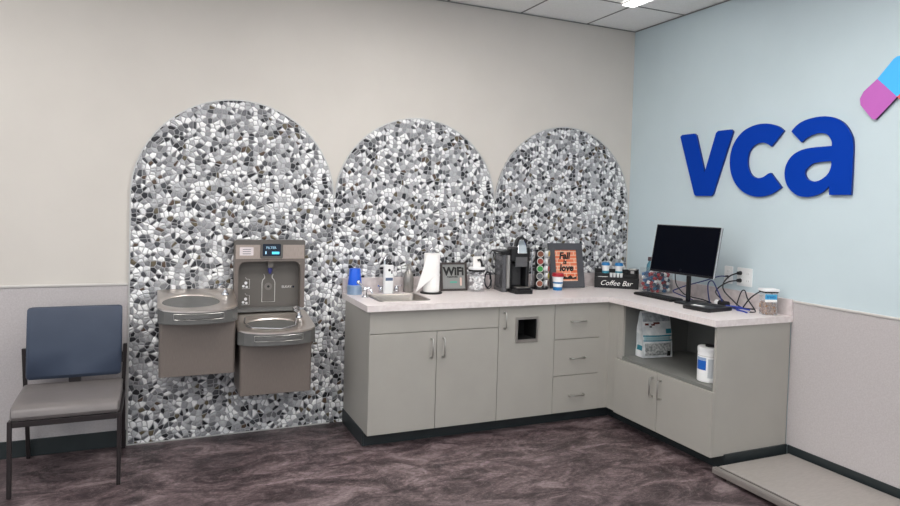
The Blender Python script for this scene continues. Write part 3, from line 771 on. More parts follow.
part('edge_strip', MB().addmesh(flat_mesh([rrect(-MW/2-.0025, MW/2+.0025, -MH/2, MH/2+.0025, .003, 2), rrect(-MW/2, MW/2, -MH/2-.00, MH/2, .002, 2)], .012), A @ Matrix.Translation((0, 0, -.013))), 'bezel', t, world=True)
part('logo', MB().addmesh(flat_mesh([[(.008*math.cos(2*PI*k/20), .008*math.sin(2*PI*k/20)) for k in range(20)], [(.0068*math.cos(2*PI*k/20), .0068*math.sin(2*PI*k/20)) for k in range(20)]], .0004), A @ Matrix.Translation((0, -MH/2+.03, .0005))), mat('logo_grey', (52, 56, 64), .4), s_, world=True)
pb = A @ Vector((0, -.06, -.05))
part('pole', MB().box(pb.x-.006+.018, pb.x+.012+.018, pb.y-.015, pb.y+.015, CT+.013, mz-.02), 'monitor', t, world=True, bevel=.003)
part('stand_base', MB().prism(rrect(-.06, .16, -.062, .062, .02), .0005, .0125).xf(Matrix.Translation((mx+.02, my-.02, CT))), 'monitor', t, world=True, bevel=.003)

# keyboard
t = thing('keyboard', 'thin black computer keyboard along the counter front by the monitor', 'keyboard', (-.315, -.74, CT), 0)
part('body', MB().prism(rrect(-.058, .058, -.195, .195, .008), .0005, .016), 'black', t, bevel=.003)
kb = MB()
for r in range(5):
    for c in range(15):
        kb.box(-.052+r*.0212, -.052+r*.0212+.0185, -.187+c*.025, -.187+c*.025+.0225, .0162, .0205)
o = part('keys', kb, 'blackm', t)

# mini computer / flat box beside the stand
t = thing('mini_computer', 'flat black box with a white sticker beside the monitor stand', 'computer', (-.36, -1.255, CT), .12)
part('case', MB().prism(rrect(-.12, .12, -.105, .105, .02), .0005, .026), 'black', t, bevel=.006, seg=3)
part('sticker', box(-.08, -.045, -.02, .06, .0262, .027), 'paper', t)
part('vent', MB().box(.0, .09, -.07, .07, .0262, .0275), 'blackm', t)
# power adapter
t = thing('power_adapter', 'black cylindrical power adapter with a white end on the counter', 'adapter', (-.155, -1.16, CT))
part('body', MB().tube([(0, 0, .021), (.0, -.07, .021)], .02, 16), 'blackm', t, smooth=True)
part('white_end', MB().tube([(0, .03, .021), (.0, .0005, .021)], .0195, 16), 'white', t, smooth=True)

# outlets
def gang(y0, y1, z0, z1, label, cols, nm):
    t = thing(nm, label, 'outlet', (-.001, (y0+y1)/2, z0))
    part('plate', MB().addmesh(flat_mesh([rrect(-(y1-y0)/2, (y1-y0)/2, 0, z1-z0, .006, 3)], .006), FR(0, 0, 0)), 'outlet', t, bevel=.0015)
    for cy_ in cols:
        for zc in (.036, .084):
            s = part('socket', MB().addmesh(flat_mesh([rrect(cy_-.014, cy_+.014, zc-.014, zc+.014, .008, 3)], .002), FR(-.0062, 0, 0)), 'outlet', t)
            part('slots', MB().addmesh(flat_mesh([[(cy_-.008, zc-.005), (cy_-.006, zc-.005), (cy_-.006, zc+.006), (cy_-.008, zc+.006)]], .0006), FR(-.0083, 0, 0)).addmesh(flat_mesh([[(cy_+.006, zc-.005), (cy_+.008, zc-.005), (cy_+.008, zc+.006), (cy_+.006, zc+.006)]], .0006), FR(-.0083, 0, 0)), 'slot', s)
gang(-1.12, -1.05, 1.040, 1.160, 'single white wall plate nearest the monitor with a blue cable plugged in', (0,), 'data_outlet')
gang(-1.283, -1.160, 1.038, 1.160, 'double white electrical outlet with two black plugs', (-.03, .03), 'power_outlet')

# cords
def spline(pts, n=8):
    P = [Vector(p) for p in pts]; o = []
    for i in range(len(P)-1):
        p0 = P[max(i-1, 0)]; p1 = P[i]; p2 = P[i+1]; p3 = P[min(i+2, len(P)-1)]
        for j in range(n):
            t = j/n; o.append(.5*((2*p1)+(p2-p0)*t+(2*p0-5*p1+4*p2-p3)*t*t+(3*p1-p0-3*p2+p3)*t**3))
    o.append(P[-1]); return o
def cord(pts, m, label, r=.004, plug=None, pm='black'):
    c0 = Vector(pts[0])
    t = thing('cable', label, 'cable', pts[-1], 0)
    part('wire', MB().tube(spline(pts), r, 7), m, t, world=True, smooth=True)
    if plug:
        p = Vector(pts[0])
        part('plug', MB().tube([(-.0095, p.y, p.z), (-.034, p.y, p.z)], plug, 12, plug*.75), pm, t, world=True, smooth=True)
zc = CT+.006
cord([(-.0345, -1.085, 1.090), (-.06, -1.05, 1.085), (-.10, -.96, 1.045), (-.15, -.85, 1.0), (-.19, -.80, .97), (-.21, -.78, .95), (-.2, -.86, .93), (-.17, -.93, zc+.004)], 'cordb', 'blue cable sweeping from the single wall plate down behind the monitor', .004, .007, 'cordk')
cord([(-.0345, -1.19, 1.123), (-.06, -1.15, 1.10), (-.09, -1.125, 1.05), (-.10, -1.14, 1.0), (-.09, -1.2, .95), (-.08, -1.27, zc), (-.06, -1.36, zc)], 'cordk', 'black cable from the upper plug of the double outlet to the counter', .0045, .015)
cord([(-.0345, -1.19, 1.073), (-.065, -1.145, 1.06), (-.10, -1.10, 1.02), (-.12, -1.09, .98), (-.12, -1.15, .94), (-.13, -1.24, zc), (-.12, -1.32, zc)], 'cordk', 'black cable from the lower plug of the double outlet to the counter', .0045, .015)
cord([(-.10, -1.30, zc), (-.06, -1.33, .98), (-.04, -1.40, 1.035), (-.035, -1.44, 1.05), (-.034, -1.465, 1.03), (-.034, -1.47, .96), (-.034, -1.47, zc)], 'cordk', 'black cable arching behind the biscuit jar', .0045)
cord([(-.2, -1.12, zc), (-.15, -1.05, .98), (-.13, -1.03, 1.04), (-.13, -1.07, 1.055), (-.15, -1.14, .99), (-.17, -1.22, zc+.012), (-.19, -1.36, zc)], 'cordb', 'blue cable looping up and down beside the power adapter', .0042)
cord([(-.17, -.75, 1.15), (-.19, -.78, 1.02), (-.21, -.85, .97), (-.22, -.93, .94), (-.2, -1.05, .93), (-.19, -1.12, zc+.012)], 'cordk', 'black cable hanging behind the monitor', .004)
cord([(-.045, -1.2, zc), (-.065, -1.25, 1.0), (-.075, -1.29, 1.02), (-.09, -1.33, .97), (-.12, -1.42, zc), (-.19, -1.44, zc)], 'cordk', 'black cable looping up in front of the backsplash below the outlet', .0042)
for i, (p, a) in enumerate((((-.215, -1.40), -.2), ((-.175, -1.37), .1), ((-.205, -1.33), .45))):
    o = part('cable_tie', MB().tube([(0, .05, .0), (.003, 0, .002), (0, -.05, .0)], .0045, 8), 'bluecl', smooth=True)
    o.location = (p[0], p[1], CT+.0052+.009*i); o.rotation_euler = (0, 0, a)
    tag(o, 'bright blue rubber-coated cable end on the counter, ' + ['nearest the counter front', 'nearest the biscuit jar', 'topmost of three'][i], 'cable end', 'bright blue cable ends')

# biscuit jar
kx, ky = -.118, -1.512
t = thing('biscuit_jar', 'clear square jar of brown biscuits with a white lid at the counter right end', 'jar', (kx, ky, CT), -.35)
part('jar', MB().addmesh(flat_mesh([rrect(-.044, .044, -.036, .036, .012), rrect(-.043, .043, -.035, .035, .011)], .136), Matrix.Translation((0, 0, .002))).prism(rrect(-.044, .044, -.036, .036, .012), .0005, .002), 'clearjar', t)
part('lid', MB().prism(rrect(-.052, .052, -.043, .043, .012), .147, .162), 'white', t, bevel=.003)
part('lid_seal', MB().prism(rrect(-.047, .047, -.038, .038, .012), .1385, .1465), 'blackm', t)
part('label', MB().prism(rrect(-.042, .034, -.0375, -.0364, .0005, 1), .098, .13), 'label_b', t)
part('label', MB().prism(rrect(-.042, .034, -.0375, -.0364, .0005, 1), .082, .0975), 'paper', t)
part('lettering', MB().addmesh(text_mesh('treats', .024, .0006, offset=.0006), FB(-.004, -.0377, .114)), mat('label_dkblue', (30, 110, 170), .5), t)
P = []; rad = .0095
b = MB(); rnd = random.Random(3)
for i in range(150):
    px, py, pz = rnd.uniform(-.034, .034), rnd.uniform(-.026, .026), rnd.uniform(.011, .072)
    q = MB().tube([(-.007, 0, 0), (.007, 0, 0)], .006, 6).sphere((-.008, 0, 0), .008, 8).sphere((.008, 0, 0), .008, 8)
    q.xf(Matrix.Translation((px, py, pz)) @ Matrix.Rotation(rnd.uniform(0, 6), 4, 'Z') @ Matrix.Rotation(rnd.uniform(-1, 1), 4, 'Y'))
    me = bpy.data.meshes.new('t'); q.b.to_mesh(me); q.b.free(); b.addmesh(me, Matrix.Identity(4)); bpy.data.meshes.remove(me)
b.xf(Matrix.Translation((kx, ky, CT)) @ Matrix.Rotation(-.35, 4, 'Z'))
o = part('dog_biscuits', b, 'kibble', smooth=True)
o['kind'] = 'stuff'; tag(o, 'small brown biscuits filling the clear square jar', 'biscuits')

# ------------------------------------------------------------------ bag and canister on the open shelf
SZ = .498
BX, BY = -.385, -.795
t = thing('food_bag', 'white and teal pet food bag standing on the open shelf', 'bag', (BX, BY, SZ), -.12)
bw, bd, bh = .118, .055, .318
def bagp(s, v, off=0):
    """s 0..4 walks the four sides, v 0..1 height"""
    w = bw*(1-.03*v**2) + off; d = bd*(1-.93*max(0, (v-.12)/.88)**1.3) + .003 + off
    k = int(s) % 4; f = s-int(s)
    c = [(-w, -d), (w, -d), (w, d), (-w, d)]
    a, b2 = c[k], c[(k+1) % 4]
    x, y = a[0]+(b2[0]-a[0])*f, a[1]+(b2[1]-a[1])*f
    bul = .016*math.sin(PI*min(1, v*1.1+.08))*math.sin(PI*f) if k in (0, 2) else -.012*math.sin(PI*f)*(1-v)**.3*math.sin(PI*min(1, v*1.2))
    nn = [(0, -1), (1, 0), (0, 1), (-1, 0)][k]
    wr = .0022*math.sin(17*v+5*s)*math.sin(3*s+9*v)
    return (x+nn[0]*(bul+wr), y+nn[1]*(bul+wr), .002+v*bh)
def bagpatch(s0, s1, v0, v1, off, ns=12, nv=10):
    b = MB(); V = [[b.b.verts.new(bagp(s0+(s1-s0)*i/ns, v0+(v1-v0)*j/nv, off)) for i in range(ns+1)] for j in range(nv+1)]
    for j in range(nv):
        for i in range(ns): b._f([V[j][i], V[j][i+1], V[j+1][i+1], V[j+1][i]])
    return b
b = MB().loft([[bagp(4*i/48, j/24) for i in range(48)] for j in range(25)])
bag = part('bag', b, 'bagw', t, smooth=True)
def patch(nm, m, s0, s1, v0, v1, off=.0012): 
    o = part(nm, bagpatch(s0, s1, v0, v1, off), m, bag, smooth=True); md = o.modifiers.new('solid', 'SOLIDIFY'); md.thickness = .0004; return o
patch('teal_band', 'tealp', .02, .98, .36, .385); patch('teal_band', 'tealp', .02, .98, .46, .49)
patch('pale_band', mat('bag_pale', (150, 180, 186), .5), .04, .92, .392, .453)
patch('printed_text', 'baggr', .06, .94, .06, .32)
patch('eye_mark', 'dkred', .10, .22, .70, .745); patch('eye_mark', 'dkred', .38, .60, .725, .765); patch('brow_mark', 'dkred', .30, .42, .695, .73); patch('nose_mark', 'ink', .24, .32, .655, .685)
patch('teal_patch', 'tealp', .78, .98, .52, .62)
patch('side_label', 'tealp', 3.25, 3.8, .14, .25)
patch('grey_top', noisy('bag_grey', (130, 138, 142), (196, 202, 206), 30, .5), .03, .97, .78, .97)
patch('bar_code', 'ink', .8, .92, .03, .14)

t = thing('wipes_canister', 'white wipes canister with blue label and black lid on the open shelf', 'canister', (-.512, -1.436, SZ))
part('body', MB().lathe([(0, .0005), (.063, .0005), (.067, .005), (.067, .176), (.065, .18), (0, .18)], seg=36, cap=False), 'white', t, smooth=True)
part('lid', MB().lathe([(0, .181), (.069, .181), (.069, .205), (.065, .21), (0, .212)], seg=36, cap=False), 'white', t, smooth=True)
part('flip_cap', MB().lathe([(0, .2125), (.034, .2125), (.034, .222), (.03, .225), (0, .226)], (.004, -.01, 0), 24, cap=False), 'black', t, smooth=True)
def wrap(a0, a1, z0, z1, r): 
    b = MB(); n = 14; rows_ = [[(r*math.cos(a0+(a1-a0)*i/n), r*math.sin(a0+(a1-a0)*i/n), z) for i in range(n+1)] for z in (z0, z1)]
    rows2 = [[((r-.0006)*math.cos(a0+(a1-a0)*i/n), (r-.0006)*math.sin(a0+(a1-a0)*i/n), z) for i in range(n+1)] for z in (z0, z1)]
    return b.loft([rows_[0], rows_[1], rows2[1], rows2[0], rows_[0]], cap=False, closed=False)
part('blue_label', wrap(PI*.84, PI*1.17, .075, .132, .0678), 'canblue', t, smooth=True)
part('brand_strip', wrap(PI*.84, PI*1.17, .133, .15, .0678), mat('label_pale', (150, 170, 200), .5), t, smooth=True)
part('grey_label', wrap(PI*1.22, PI*1.5, .03, .145, .0678), mat('label_grey', (196, 200, 204), .6), t, smooth=True)
part('lid_ring', MB().lathe([(.0665, .158), (.0678, .158), (.0678, .161), (.0665, .161)], seg=36, cap=False), 'ltgray', t)

# ------------------------------------------------------------------ wall sign
Vp = [(0.604, 2.083), (0.622, 2.096), (0.742, 2.096), (0.762, 2.083), (0.857, 1.805), (0.950, 2.083), (0.970, 2.096), (1.083, 2.096), (1.098, 2.08), (0.942, 1.652), (0.926, 1.641), (0.784, 1.641), (0.766, 1.652)]
Cp = [(1.5, 2.05), (1.455, 2.083), (1.375, 2.107), (1.285, 2.107), (1.191, 2.077), (1.119, 2.01), (1.085, 1.922), (1.090, 1.82), (1.132, 1.733), (1.203, 1.671), (1.280, 1.642), (1.355, 1.638), (1.43, 1.655), (1.500, 1.696), (1.416, 1.790), (1.396, 1.784), (1.357, 1.763), (1.308, 1.760), (1.262, 1.785), (1.234, 1.838), (1.231, 1.897), (1.248, 1.944), (1.286, 1.977), (1.338, 1.988), (1.384, 1.976), (1.412, 1.957)]
Ap = [(1.556, 2.040), (1.575, 2.062), (1.618, 2.091), (1.683, 2.108), (1.762, 2.112), (1.831, 2.098), (1.893, 2.061), (1.937, 2.001), (1.957, 1.920), (1.957, 1.649), (1.826, 1.649), (1.823, 1.701), (1.784, 1.666), (1.727, 1.643), (1.662, 1.637), (1.6, 1.655), (1.545, 1.704), (1.521, 1.768), (1.527, 1.832), (1.565, 1.888), (1.625, 1.920), (1.7, 1.932), (1.829, 1.934), (1.825, 1.964), (1.798, 2.001), (1.754, 2.014), (1.702, 2.009), (1.657, 1.989), (1.630, 1.968)]
Ah = [(1.829, 1.846), (1.768, 1.844), (1.711, 1.835), (1.670, 1.806), (1.661, 1.774), (1.683, 1.742), (1.729, 1.729), (1.774, 1.742), (1.812, 1.772), (1.829, 1.812)]
def grow(p):   # outlines were measured a little in front of the letters' faces
    return (4.452 - (4.452-p[0])*1.0042, 1.542 + (p[1]-1.542)*1.0042)
def sign(name, label, loops, col, y, z):
    t = thing(name, label, 'sign letter' if 'letter' in name else 'sign', (-.002, -y, z))
    lm = [[(q[0]-y, q[1]-z) for q in (grow(p) for p in l)] for l in loops]
    part('return', MB().addmesh(flat_mesh(lm, .014), FR(0, 0, 0)), 'blue_edge', t)
    part('face', MB().addmesh(flat_mesh(lm, .004, bevel=0), FR(-.0143, 0, 0)), col, t)
sign('sign_letter', 'raised blue letter v at the left of the wall sign', [Vp], 'blue_sign', .85, 1.641)
sign('sign_letter', 'raised blue letter c in the middle of the wall sign', [smooth_loop(Cp, {0, 13, 14, 25})], 'blue_sign', 1.29, 1.638)
sign('sign_letter', 'raised blue letter a at the right of the wall sign', [smooth_loop(Ap, {0, 9, 10, 11, 22, 28}), smooth_loop(Ah, {0})], 'blue_sign', 1.74, 1.637)
Mp = [(2.078, 2.281), (2.004, 2.222), (1.985, 2.186), (1.990, 2.150), (2.058, 2.066), (2.078, 2.060), (2.188, 2.170)]
Bp = [(2.078, 2.281), (2.159, 2.372), (2.178, 2.384), (2.200, 2.384), (2.308, 2.271), (2.188, 2.17)]
Kp = [(2.188, 2.17), (2.308, 2.271), (2.400, 2.18), (2.400, 2.15), (2.290, 2.06)]
Lp = [(2.308, 2.271), (2.215, 2.384), (2.235, 2.388), (2.33, 2.388), (2.42, 2.29), (2.42, 2.21), (2.400, 2.18)]
t = thing('sign_emblem', 'magenta and sky blue diagonal emblem above the blue letters', 'sign', (-.002, -2.1, 2.06))
def em(l): return [[(q[0]-2.1, q[1]-2.06) for q in (grow(p) for p in l)]]
for nm, l, c in (('magenta_arm', Mp, 'magenta'), ('sky_blue_arm', Bp, 'skyblue'), ('coral_arm', Kp, 'coral')):
    p = part(nm, MB().addmesh(flat_mesh(em(l), .004), FR(-.0143, 0, 0)), c, t)
    part('return', MB().addmesh(flat_mesh(em(l), .014), FR(0, 0, 0)), 'darkmag' if c == 'magenta' else 'return', p)

# ------------------------------------------------------------------ drinking fountains
def fountain(xc, zb, zap, zfront, zback, label, right=False):
    t = thing('drinking_fountain', label, 'drinking fountain', (xc, -.0095, zb), 0, 'wall-mounted drinking fountains')
    w, hw = (.216, .232) if right else (.210, .2185); yb = -.0005
    def loc(p): return (p[0]-0, p[1], p[2])
    # body
    part('body', MB().prism(rrect(-w, w, -.335, yb, .018), 0, zap-zb+.004), 'steel_dk', t, bevel=.002, smooth=False)
    # outline of the apron, bowed front
    def outl(off=0):
        o = [(-hw-off, yb), (-hw-off, -.305)]
        n = 14
        r = .05
        pts = []
        for i in range(n+1):
            u = -1+2*i/n
            x = u*(hw+off)
            y = -.345 - .085*(1-u*u)**.75 - off
            pts.append((x, y))
        pts[0] = (-hw-off, -.335); pts[-1] = (hw+off, -.335)
        return o + pts + [(hw+off, -.305), (hw+off, yb)]
    O = outl()
    z0 = zap-zb; 
    def dz(y): return (zfront-zb) + (zback-zfront)*max(0, min(1, 1-(-y)/.42))
    part('apron', MB().loft([[(x, y, z0) for x, y in O], [(x*1.0, y, z0+.004) for x, y in O], [(x, y, min(dz(y)-.008, 9)) for x, y in O]], cap=True), 'apron', t, bevel=.004)
    # steel deck with basin
    cx_, cy_ = -.035, -.225; ax, ay = .168, .13
    if right: cx_, cy_, ax, ay = -.02, -.25, .165, .115
    n = 64
    def ray(a, off):
        O2 = outl(off); dx, dy = math.cos(a), math.sin(a); best = None
        for i in range(len(O2)):
            (x1, y1), (x2, y2) = O2[i], O2[(i+1) % len(O2)]
            ex, ey = x2-x1, y2-y1; det = dx*(-ey)+ex*dy
            if abs(det) < 1e-9: continue
            tt = ((x1-cx_)*(-ey)+ex*(y1-cy_))/det; ss = (dx*(y1-cy_)-dy*(x1-cx_))/det
            if tt > 0 and -1e-6 <= ss <= 1+1e-6 and (best is None or tt < best): best = tt
        return (cx_+dx*best, cy_+dy*best)
    A_ = [2*PI*i/n for i in range(n)]
    outer = [ray(a, .003) for a in A_]; outin = [ray(a, -.010) for a in A_]
    def ell(f): return [(cx_+ax*f*math.cos(a), cy_+ay*f*math.sin(a)) for a in A_]
    R_ = [[(x, y, dz(y)-.0075) for x, y in outer], [(x, y, dz(y)+.002) for x, y in outer], [(x, y, dz(y)+.006) for x, y in outin],
          [(x, y, dz(y)+.003) for x, y in ell(1.04)], [(x, y, dz(y)-.002) for x, y in ell(.98)]]
    zc_ = dz(cy_)
    for f, dd in ((.92, -.016), (.8, -.028), (.6, -.036), (.35, -.040), (.12, -.041)):
        R_.append([(x, y, (dz(y) if f > .85 else zc_*.6+dz(y)*.4)+dd) for x, y in ell(f)])
    b = MB().loft(R_, cap=False); b._f(list(b.b.verts)[-n:]) 
    part('basin', b, 'steel', t, smooth=True)
    part('drain', MB().lathe([(0, 0), (.02, 0), (.022, .003), (0, .003)], (cx_, cy_, dz(cy_)-.0405), 18, cap=False), 'chrome', t, smooth=True)
    # push bar following the bow
    pb_ = MB(); rings = []
    for i in range(17):
        u = -.6+1.2*i/16; x = u*hw; y = -.345-.085*(1-u*u)**.75
        e = (1-abs(i-8)/8); hh = .013*min(1, (e*8+.35)/1.6)
        zc2 = z0+.046
        rings.append([(x, y-.001, zc2-hh), (x, y-.007, zc2-hh+.003), (x, y-.007, zc2+hh-.003), (x, y-.001, zc2+hh)])
    pb_.loft(rings)
    bar = part('push_bar', pb_, 'apron', t, smooth=True)
    # outline groove of the bar
    def barpath(d):
        P_ = []
        for i in range(17):
            u = -.62+1.24*i/16; P_.append((u*hw, -.345-.085*(1-u*u)**.75-.0015, z0+.046+d))
        return P_
    top_ = barpath(.0165); bot_ = barpath(-.0165)[::-1]
    part('bar_outline', MB().tube(top_+bot_+[top_[0]], .0016, 6), 'nickel', t, smooth=True)
    # bubbler
    bxp, byp = (.165, -.13) if not right else (.165, -.16)
    zz = dz(byp)+.004
    bub = part('bubbler', MB().lathe([(0, 0), (.024, 0), (.022, .008), (.013, .014), (.012, .03), (0, .03)], (bxp, byp, zz), 16, cap=False)
         .tube([(bxp, byp, zz+.02), (bxp-.005, byp-.01, zz+.04), (bxp-.03, byp-.03, zz+.05)], .008, 10), 'chrome', t, smooth=True)
    part('mouth_guard', MB().tube([(bxp+.006, byp+.01, zz+.01), (bxp+.002, byp, zz+.05), (bxp-.025, byp-.02, zz+.072), (bxp-.045, byp-.035, zz+.062)], .006, 8, .009), 'chrome', t, smooth=True)
    return t, dz
tl, dzl = fountain(-3.378, .487, .802, .880, .948, 'higher left drinking fountain with an oval basin, without a bottle filler')
tr_, dzr = fountain(-2.924, .338, .652, .732, .792, 'lower right drinking fountain standing under the bottle filler', True)
# shallow tray insert on the right fountain
zt = dzr(-.25)
xc = -2.943
part('tray_rim', MB().tube([(-.17, -.15, dzr(-.15)+.010), (-.185, -.25, dzr(-.25)+.010), (-.15, -.34, dzr(-.34)+.010), (.02, -.385, dzr(-.385)+.010), (.11, -.33, dzr(-.33)+.010), (.14, -.2, dzr(-.2)+.010)], .004, 8), 'chrome', tr_, smooth=True)

# bottle filler
t = thing('bottle_filler', 'tall bottle filling station with a dark alcove and small display above the right fountain', 'bottle filler', (-2.937, -.0095, .826))
x0, x1, zb_, zt_ = -.219, .222, 0, .440
arch = [(-.196, .0), (-.196, .250)] + [(-.196+.045*(1-math.cos(a)), .25+.055*math.sin(a)) for a in [PI/2*k/6 for k in range(1, 7)]]
arch += [(-x, z) for x, z in arch[::-1]]
outer = [(x1, zb_)] + [(x1, zt_-.012), (x1-.012, zt_), (x0+.012, zt_), (x0, zt_-.012)] + [(x0, zb_)]
fl = outer + arch[0:]
part('housing', MB().addmesh(flat_mesh([fl], .066), FB(0, -.029, 0)), 'steel_dk', t, bevel=.003)
back = part('alcove', MB().addmesh(flat_mesh([[(x1-.001, .0), (x1-.001, zt_-.006), (x0+.001, zt_-.006), (x0+.001, .0)]], .027), FB(0, -.001, 0)), 'fill_gray', t)
tb = MB().addmesh(flat_mesh([[(x0+.006, .322), (x1-.006, .322), (x1-.006, .412), (x0+.006, .412)]], .002), FB(0, -.0952, 0))
part('steel_band', tb, 'fill_lite', t)
part('top_cap', MB().addmesh(flat_mesh([[(x0, .4125), (x1, .4125), (x1, .439), (x1-.01, .443), (x0+.01, .443), (x0, .439)]], .004), FB(0, -.0952, 0)), 'fill_gray', t)
d = part('display_bezel', MB().addmesh(flat_mesh([rrect(-.064, .078, .324, .432, .01)], .004), FB(0, -.0994, 0)), 'fill_gray', t, bevel=.001)
s_ = part('display', MB().addmesh(flat_mesh([rrect(-.050, .064, .340, .418, .006)], .0015), FB(0, -.1036, 0)), 'screen', d)
part('status_bar', MB().addmesh(flat_mesh([rrect(.008, .054, .352, .368, .003)], .0005), FB(0, -.1053, 0)), 'cyan', s_)
part('readout', MB().addmesh(text_mesh('FILTER', .022, .0005), FB(.003, -.1053, .393)), 'distext', s_)
part('icon', MB().addmesh(flat_mesh([rrect(-.034, -.026, .352, .372, .003)], .0005), FB(0, -.1053, 0)), 'distext', s_)
st = part('sticker', MB().addmesh(flat_mesh([rrect(-.190, -.106, .344, .396, .003)], .0008), FB(0, -.0974, 0)), 'sticker', t)
for i in range(3): part('sticker_line', MB().addmesh(flat_mesh([rrect(-.172, -.122, .353+.014*i, .357+.014*i, .001, 1)], .0004), FB(0, -.0984, 0)), 'apron', st)
# nozzle
part('nozzle_mount', MB().addmesh(flat_mesh([rrect(-.012, .022, .262, .304, .006)], .05), FB(0, -.0285, 0)), 'fill_gray', t, bevel=.002)
part('nozzle', MB().lathe([(0, .222), (.007, .222), (.015, .246), (.012, .262), (0, .262)], (.005, -.058, 0), 16, cap=False), 'navyspout', t, smooth=True)
# bottle pictogram
bo = [(-.040, .035), (.042, .035), (.042, .16), (.036, .178), (.024, .190), (.024, .205), (.03, .216)]
bo2 = [(-.030, .216), (-.024, .205), (-.024, .190), (-.036, .178), (-.040, .16)]
path = [(x, -.0295, z) for x, z in bo2 + bo[:1] + bo[1:]]
part('bottle_outline', MB().tube(path, .0028, 6), 'ltgray', back)
part('sensor', MB().addmesh(flat_mesh([[(.0+.024*math.cos(2*PI*k/24), .135+.024*math.sin(2*PI*k/24)) for k in range(24)]], .002), FB(0, -.0285, 0)), mat('sensor_ring', (118, 114, 110), .4), back)
part('sensor_eye', MB().addmesh(flat_mesh([[(.0+.008*math.cos(2*PI*k/20), .135+.008*math.sin(2*PI*k/20)) for k in range(20)]], .002), FB(0, -.0307, 0)), 'black', back)
for zz in (.152, .048):
    part('pictogram', MB().addmesh(flat_mesh([rrect(-.150, -.132, zz-.002, zz+.018, .008)], .001), FB(0, -.0285, 0)).addmesh(flat_mesh([rrect(-.164, -.148, zz-.02, zz-.004, .007)], .001), FB(0, -.0285, 0))
      .addmesh(flat_mesh([rrect(-.143, -.128, zz-.024, zz-.01, .006)], .001), FB(0, -.0285, 0)), 'white', back)
    part('pictogram_outline', MB().tube([(-.165, -.029, zz-.028), (-.118, -.029, zz-.028), (-.118, -.029, zz+.032), (-.138, -.029, zz+.034), (-.144, -.029, zz+.045)], .0018, 6), 'ltgray', back)
part('lettering', MB().addmesh(text_mesh('ELKAY', .022, .0006, offset=.0004), FB(.118, -.0285, .130)), 'ltgray', back)
part('blue_dot', MB().addmesh(flat_mesh([rrect(.156, .168, .123, .135, .005)], .001), FB(0, -.0285, 0)), 'screen', back)
part('lower_lip', MB().addmesh(flat_mesh([[(-.19, -.026), (.19, -.026), (.19, -.0006), (-.19, -.0006)]], .05), FB(0, -.0005, 0)), 'apron', t, bevel=.004)

# ------------------------------------------------------------------ chair
t = thing('waiting_chair', 'armless waiting room chair with navy back, grey seat and dark metal frame', 'chair', (-4.02, -.33, 0))
cxw = -4.02; cyw = -.33
XL, XR = -.245, .245
def legbar(name, pts, w=.021, d=.021):
    b = MB()
    rings = []
    for x, y, z in pts: rings.append([(x-w/2, y-d/2, z), (x+w/2, y-d/2, z), (x+w/2, y+d/2, z), (x-w/2, y+d/2, z)])
    b.loft(rings); return part(name, b, 'chairfr', t, bevel=.003)
for x in (XL, XR):
    legbar('leg', [(x, -.265, .001), (x, -.262, .388)])
    legbar('leg', [(x, .29, .001), (x, .215, .30), (x, .175, .43), (x+(.008 if x > 0 else -.008), .165, .665)])
    b = MB().box(x-.010, x+.010, -.251, .19, .36, .386)
    part('side_rail', b, 'chairfr', t, bevel=.003)
part('front_rail', MB().box(XL+.011, XR-.011, -.272, -.25, .356, .386), 'chairfr', t, bevel=.003)
part('rear_rail', MB().box(XL+.011, XR-.011, .165, .187, .40, .43), 'chairfr', t, bevel=.003)
# seat cushion
def cushion(w, d0, d1, prof):
    pass
b = MB(); rings = []
sidep = [(-.275, .393), (-.285, .41), (-.280, .433), (-.262, .450), (-.20, .459), (0, .466), (.13, .470), (.15, .463), (.155, .44), (.15, .41), (.13, .395)]
for xx, sh_ in ((-.244, .92), (-.236, .985), (-.22, 1), (0, 1.0), (.22, 1), (.236, .985), (.244, .92)):
    cyc, czc = -.06, .43
    rings.append([(xx, cyc+(y-cyc)*sh_, czc+(z-czc)*(sh_ if abs(sh_-1) > .001 else 1)) for y, z in sidep])
b.loft(rings); part('seat', b, 'seatg', t, smooth=True)
b = MB(); rings = []
# back cushion: leaning, slight curve
def bk(xx, f):
    P_ = []
    for y, z in [(.105, .500), (.090, .52), (.105, .66), (.135, .85), (.148, .888), (.165, .893), (.178, .88), (.160, .70), (.150, .55), (.135, .505)]:
        P_.append((xx, .135+(y-.135)*f, .695+(z-.695)*(1-(1-f)*.12)))
    return P_
for xx, f in ((-.236, .55), (-.230, .85), (-.215, 1), (0, 1.05), (.215, 1), (.230, .85), (.236, .55)): rings.append(bk(xx, f))
b.loft(rings); part('backrest', b, 'navy', t, smooth=True)
part('back_bracket', MB().box(-.03, .03, .12, .16, .455, .503), 'chairfr', t)
for s in (-1, 1): part('back_mount', MB().box(min(s*.236, s*.243), max(s*.236, s*.243), .14, .17, .56, .62), 'chairfr', t)

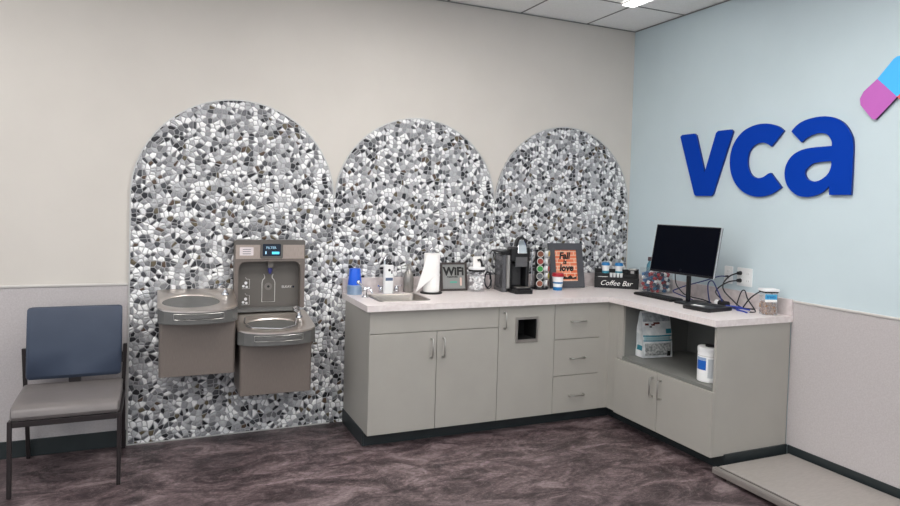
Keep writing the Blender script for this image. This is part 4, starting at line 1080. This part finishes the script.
# ------------------------------------------------------------------ floor scale
t = thing('floor_scale', 'low flat grey metal walk-on floor scale along the right wall', 'scale', (-.345, -2.2, 0))
sx0, sx1, sy0, sy1 = -.655, -.035, -2.82, -1.628
part('frame', MB().prism(rrect(sx0, sx1, sy0, sy1, .006, 2), .024, .052).xf(Matrix.Identity(4)), 'scale_f', t, world=True, bevel=.003)
part('platform', MB().prism(rrect(sx0+.045, sx1-.004, sy0+.01, sy1-.012, .004, 2), .0545, .060), 'scale', t, world=True, bevel=.0015)
part('front_lip', MB().box(sx0+.002, sx0+.034, sy0+.01, sy1-.002, .0525, .0575), 'scale_f', t, world=True, bevel=.002)
part('gap_seal', MB().box(sx0+.0345, sx0+.0445, sy0+.012, sy1-.02, .0522, .0545), 'blackm', t, world=True)
for fx in (sx0+.04, sx1-.05):
    for fy in (sy0+.08, -1.73): part('foot', MB().lathe([(0, .0005), (.02, .0005), (.022, .008), (.012, .012), (.012, .0238), (0, .0238)], (fx, fy, 0), 14, cap=False), 'nickel', t, world=True, smooth=True)

# ------------------------------------------------------------------ camera, world, view
cam = bpy.data.cameras.new('camera'); co = bpy.data.objects.new('camera', cam); C.objects.link(co)
yaw, pitch, roll = .4189, -.0308, .0284
f = Vector((math.sin(yaw), math.cos(yaw), 0)); r = Vector((math.cos(yaw), -math.sin(yaw), 0)); u = Vector((0, 0, 1))
f2 = f*math.cos(pitch)+u*math.sin(pitch); u2 = u*math.cos(pitch)-f*math.sin(pitch)
r3 = r*math.cos(roll)+u2*math.sin(roll); u3 = u2*math.cos(roll)-r*math.sin(roll)
co.matrix_world = Matrix(((r3.x, u3.x, -f2.x, -3.606), (r3.y, u3.y, -f2.y, -4.452), (r3.z, u3.z, -f2.z, 1.542), (0, 0, 0, 1)))
cam.sensor_width = 36; cam.lens = 660.7/900*36; cam.clip_start = .05
cam.shift_x = -1.2/900; cam.shift_y = -30/900
bpy.context.scene.camera = co
w = bpy.data.worlds.new('world'); bpy.context.scene.world = w; w.use_nodes = True
w.node_tree.nodes['Background'].inputs[0].default_value = (.8, .85, .9, 1); w.node_tree.nodes['Background'].inputs[1].default_value = .9
vs = bpy.context.scene.view_settings
vs.view_transform = 'Standard'; vs.look = 'None'; vs.gamma = 1; vs.exposure = .42; vs.use_curve_mapping = False
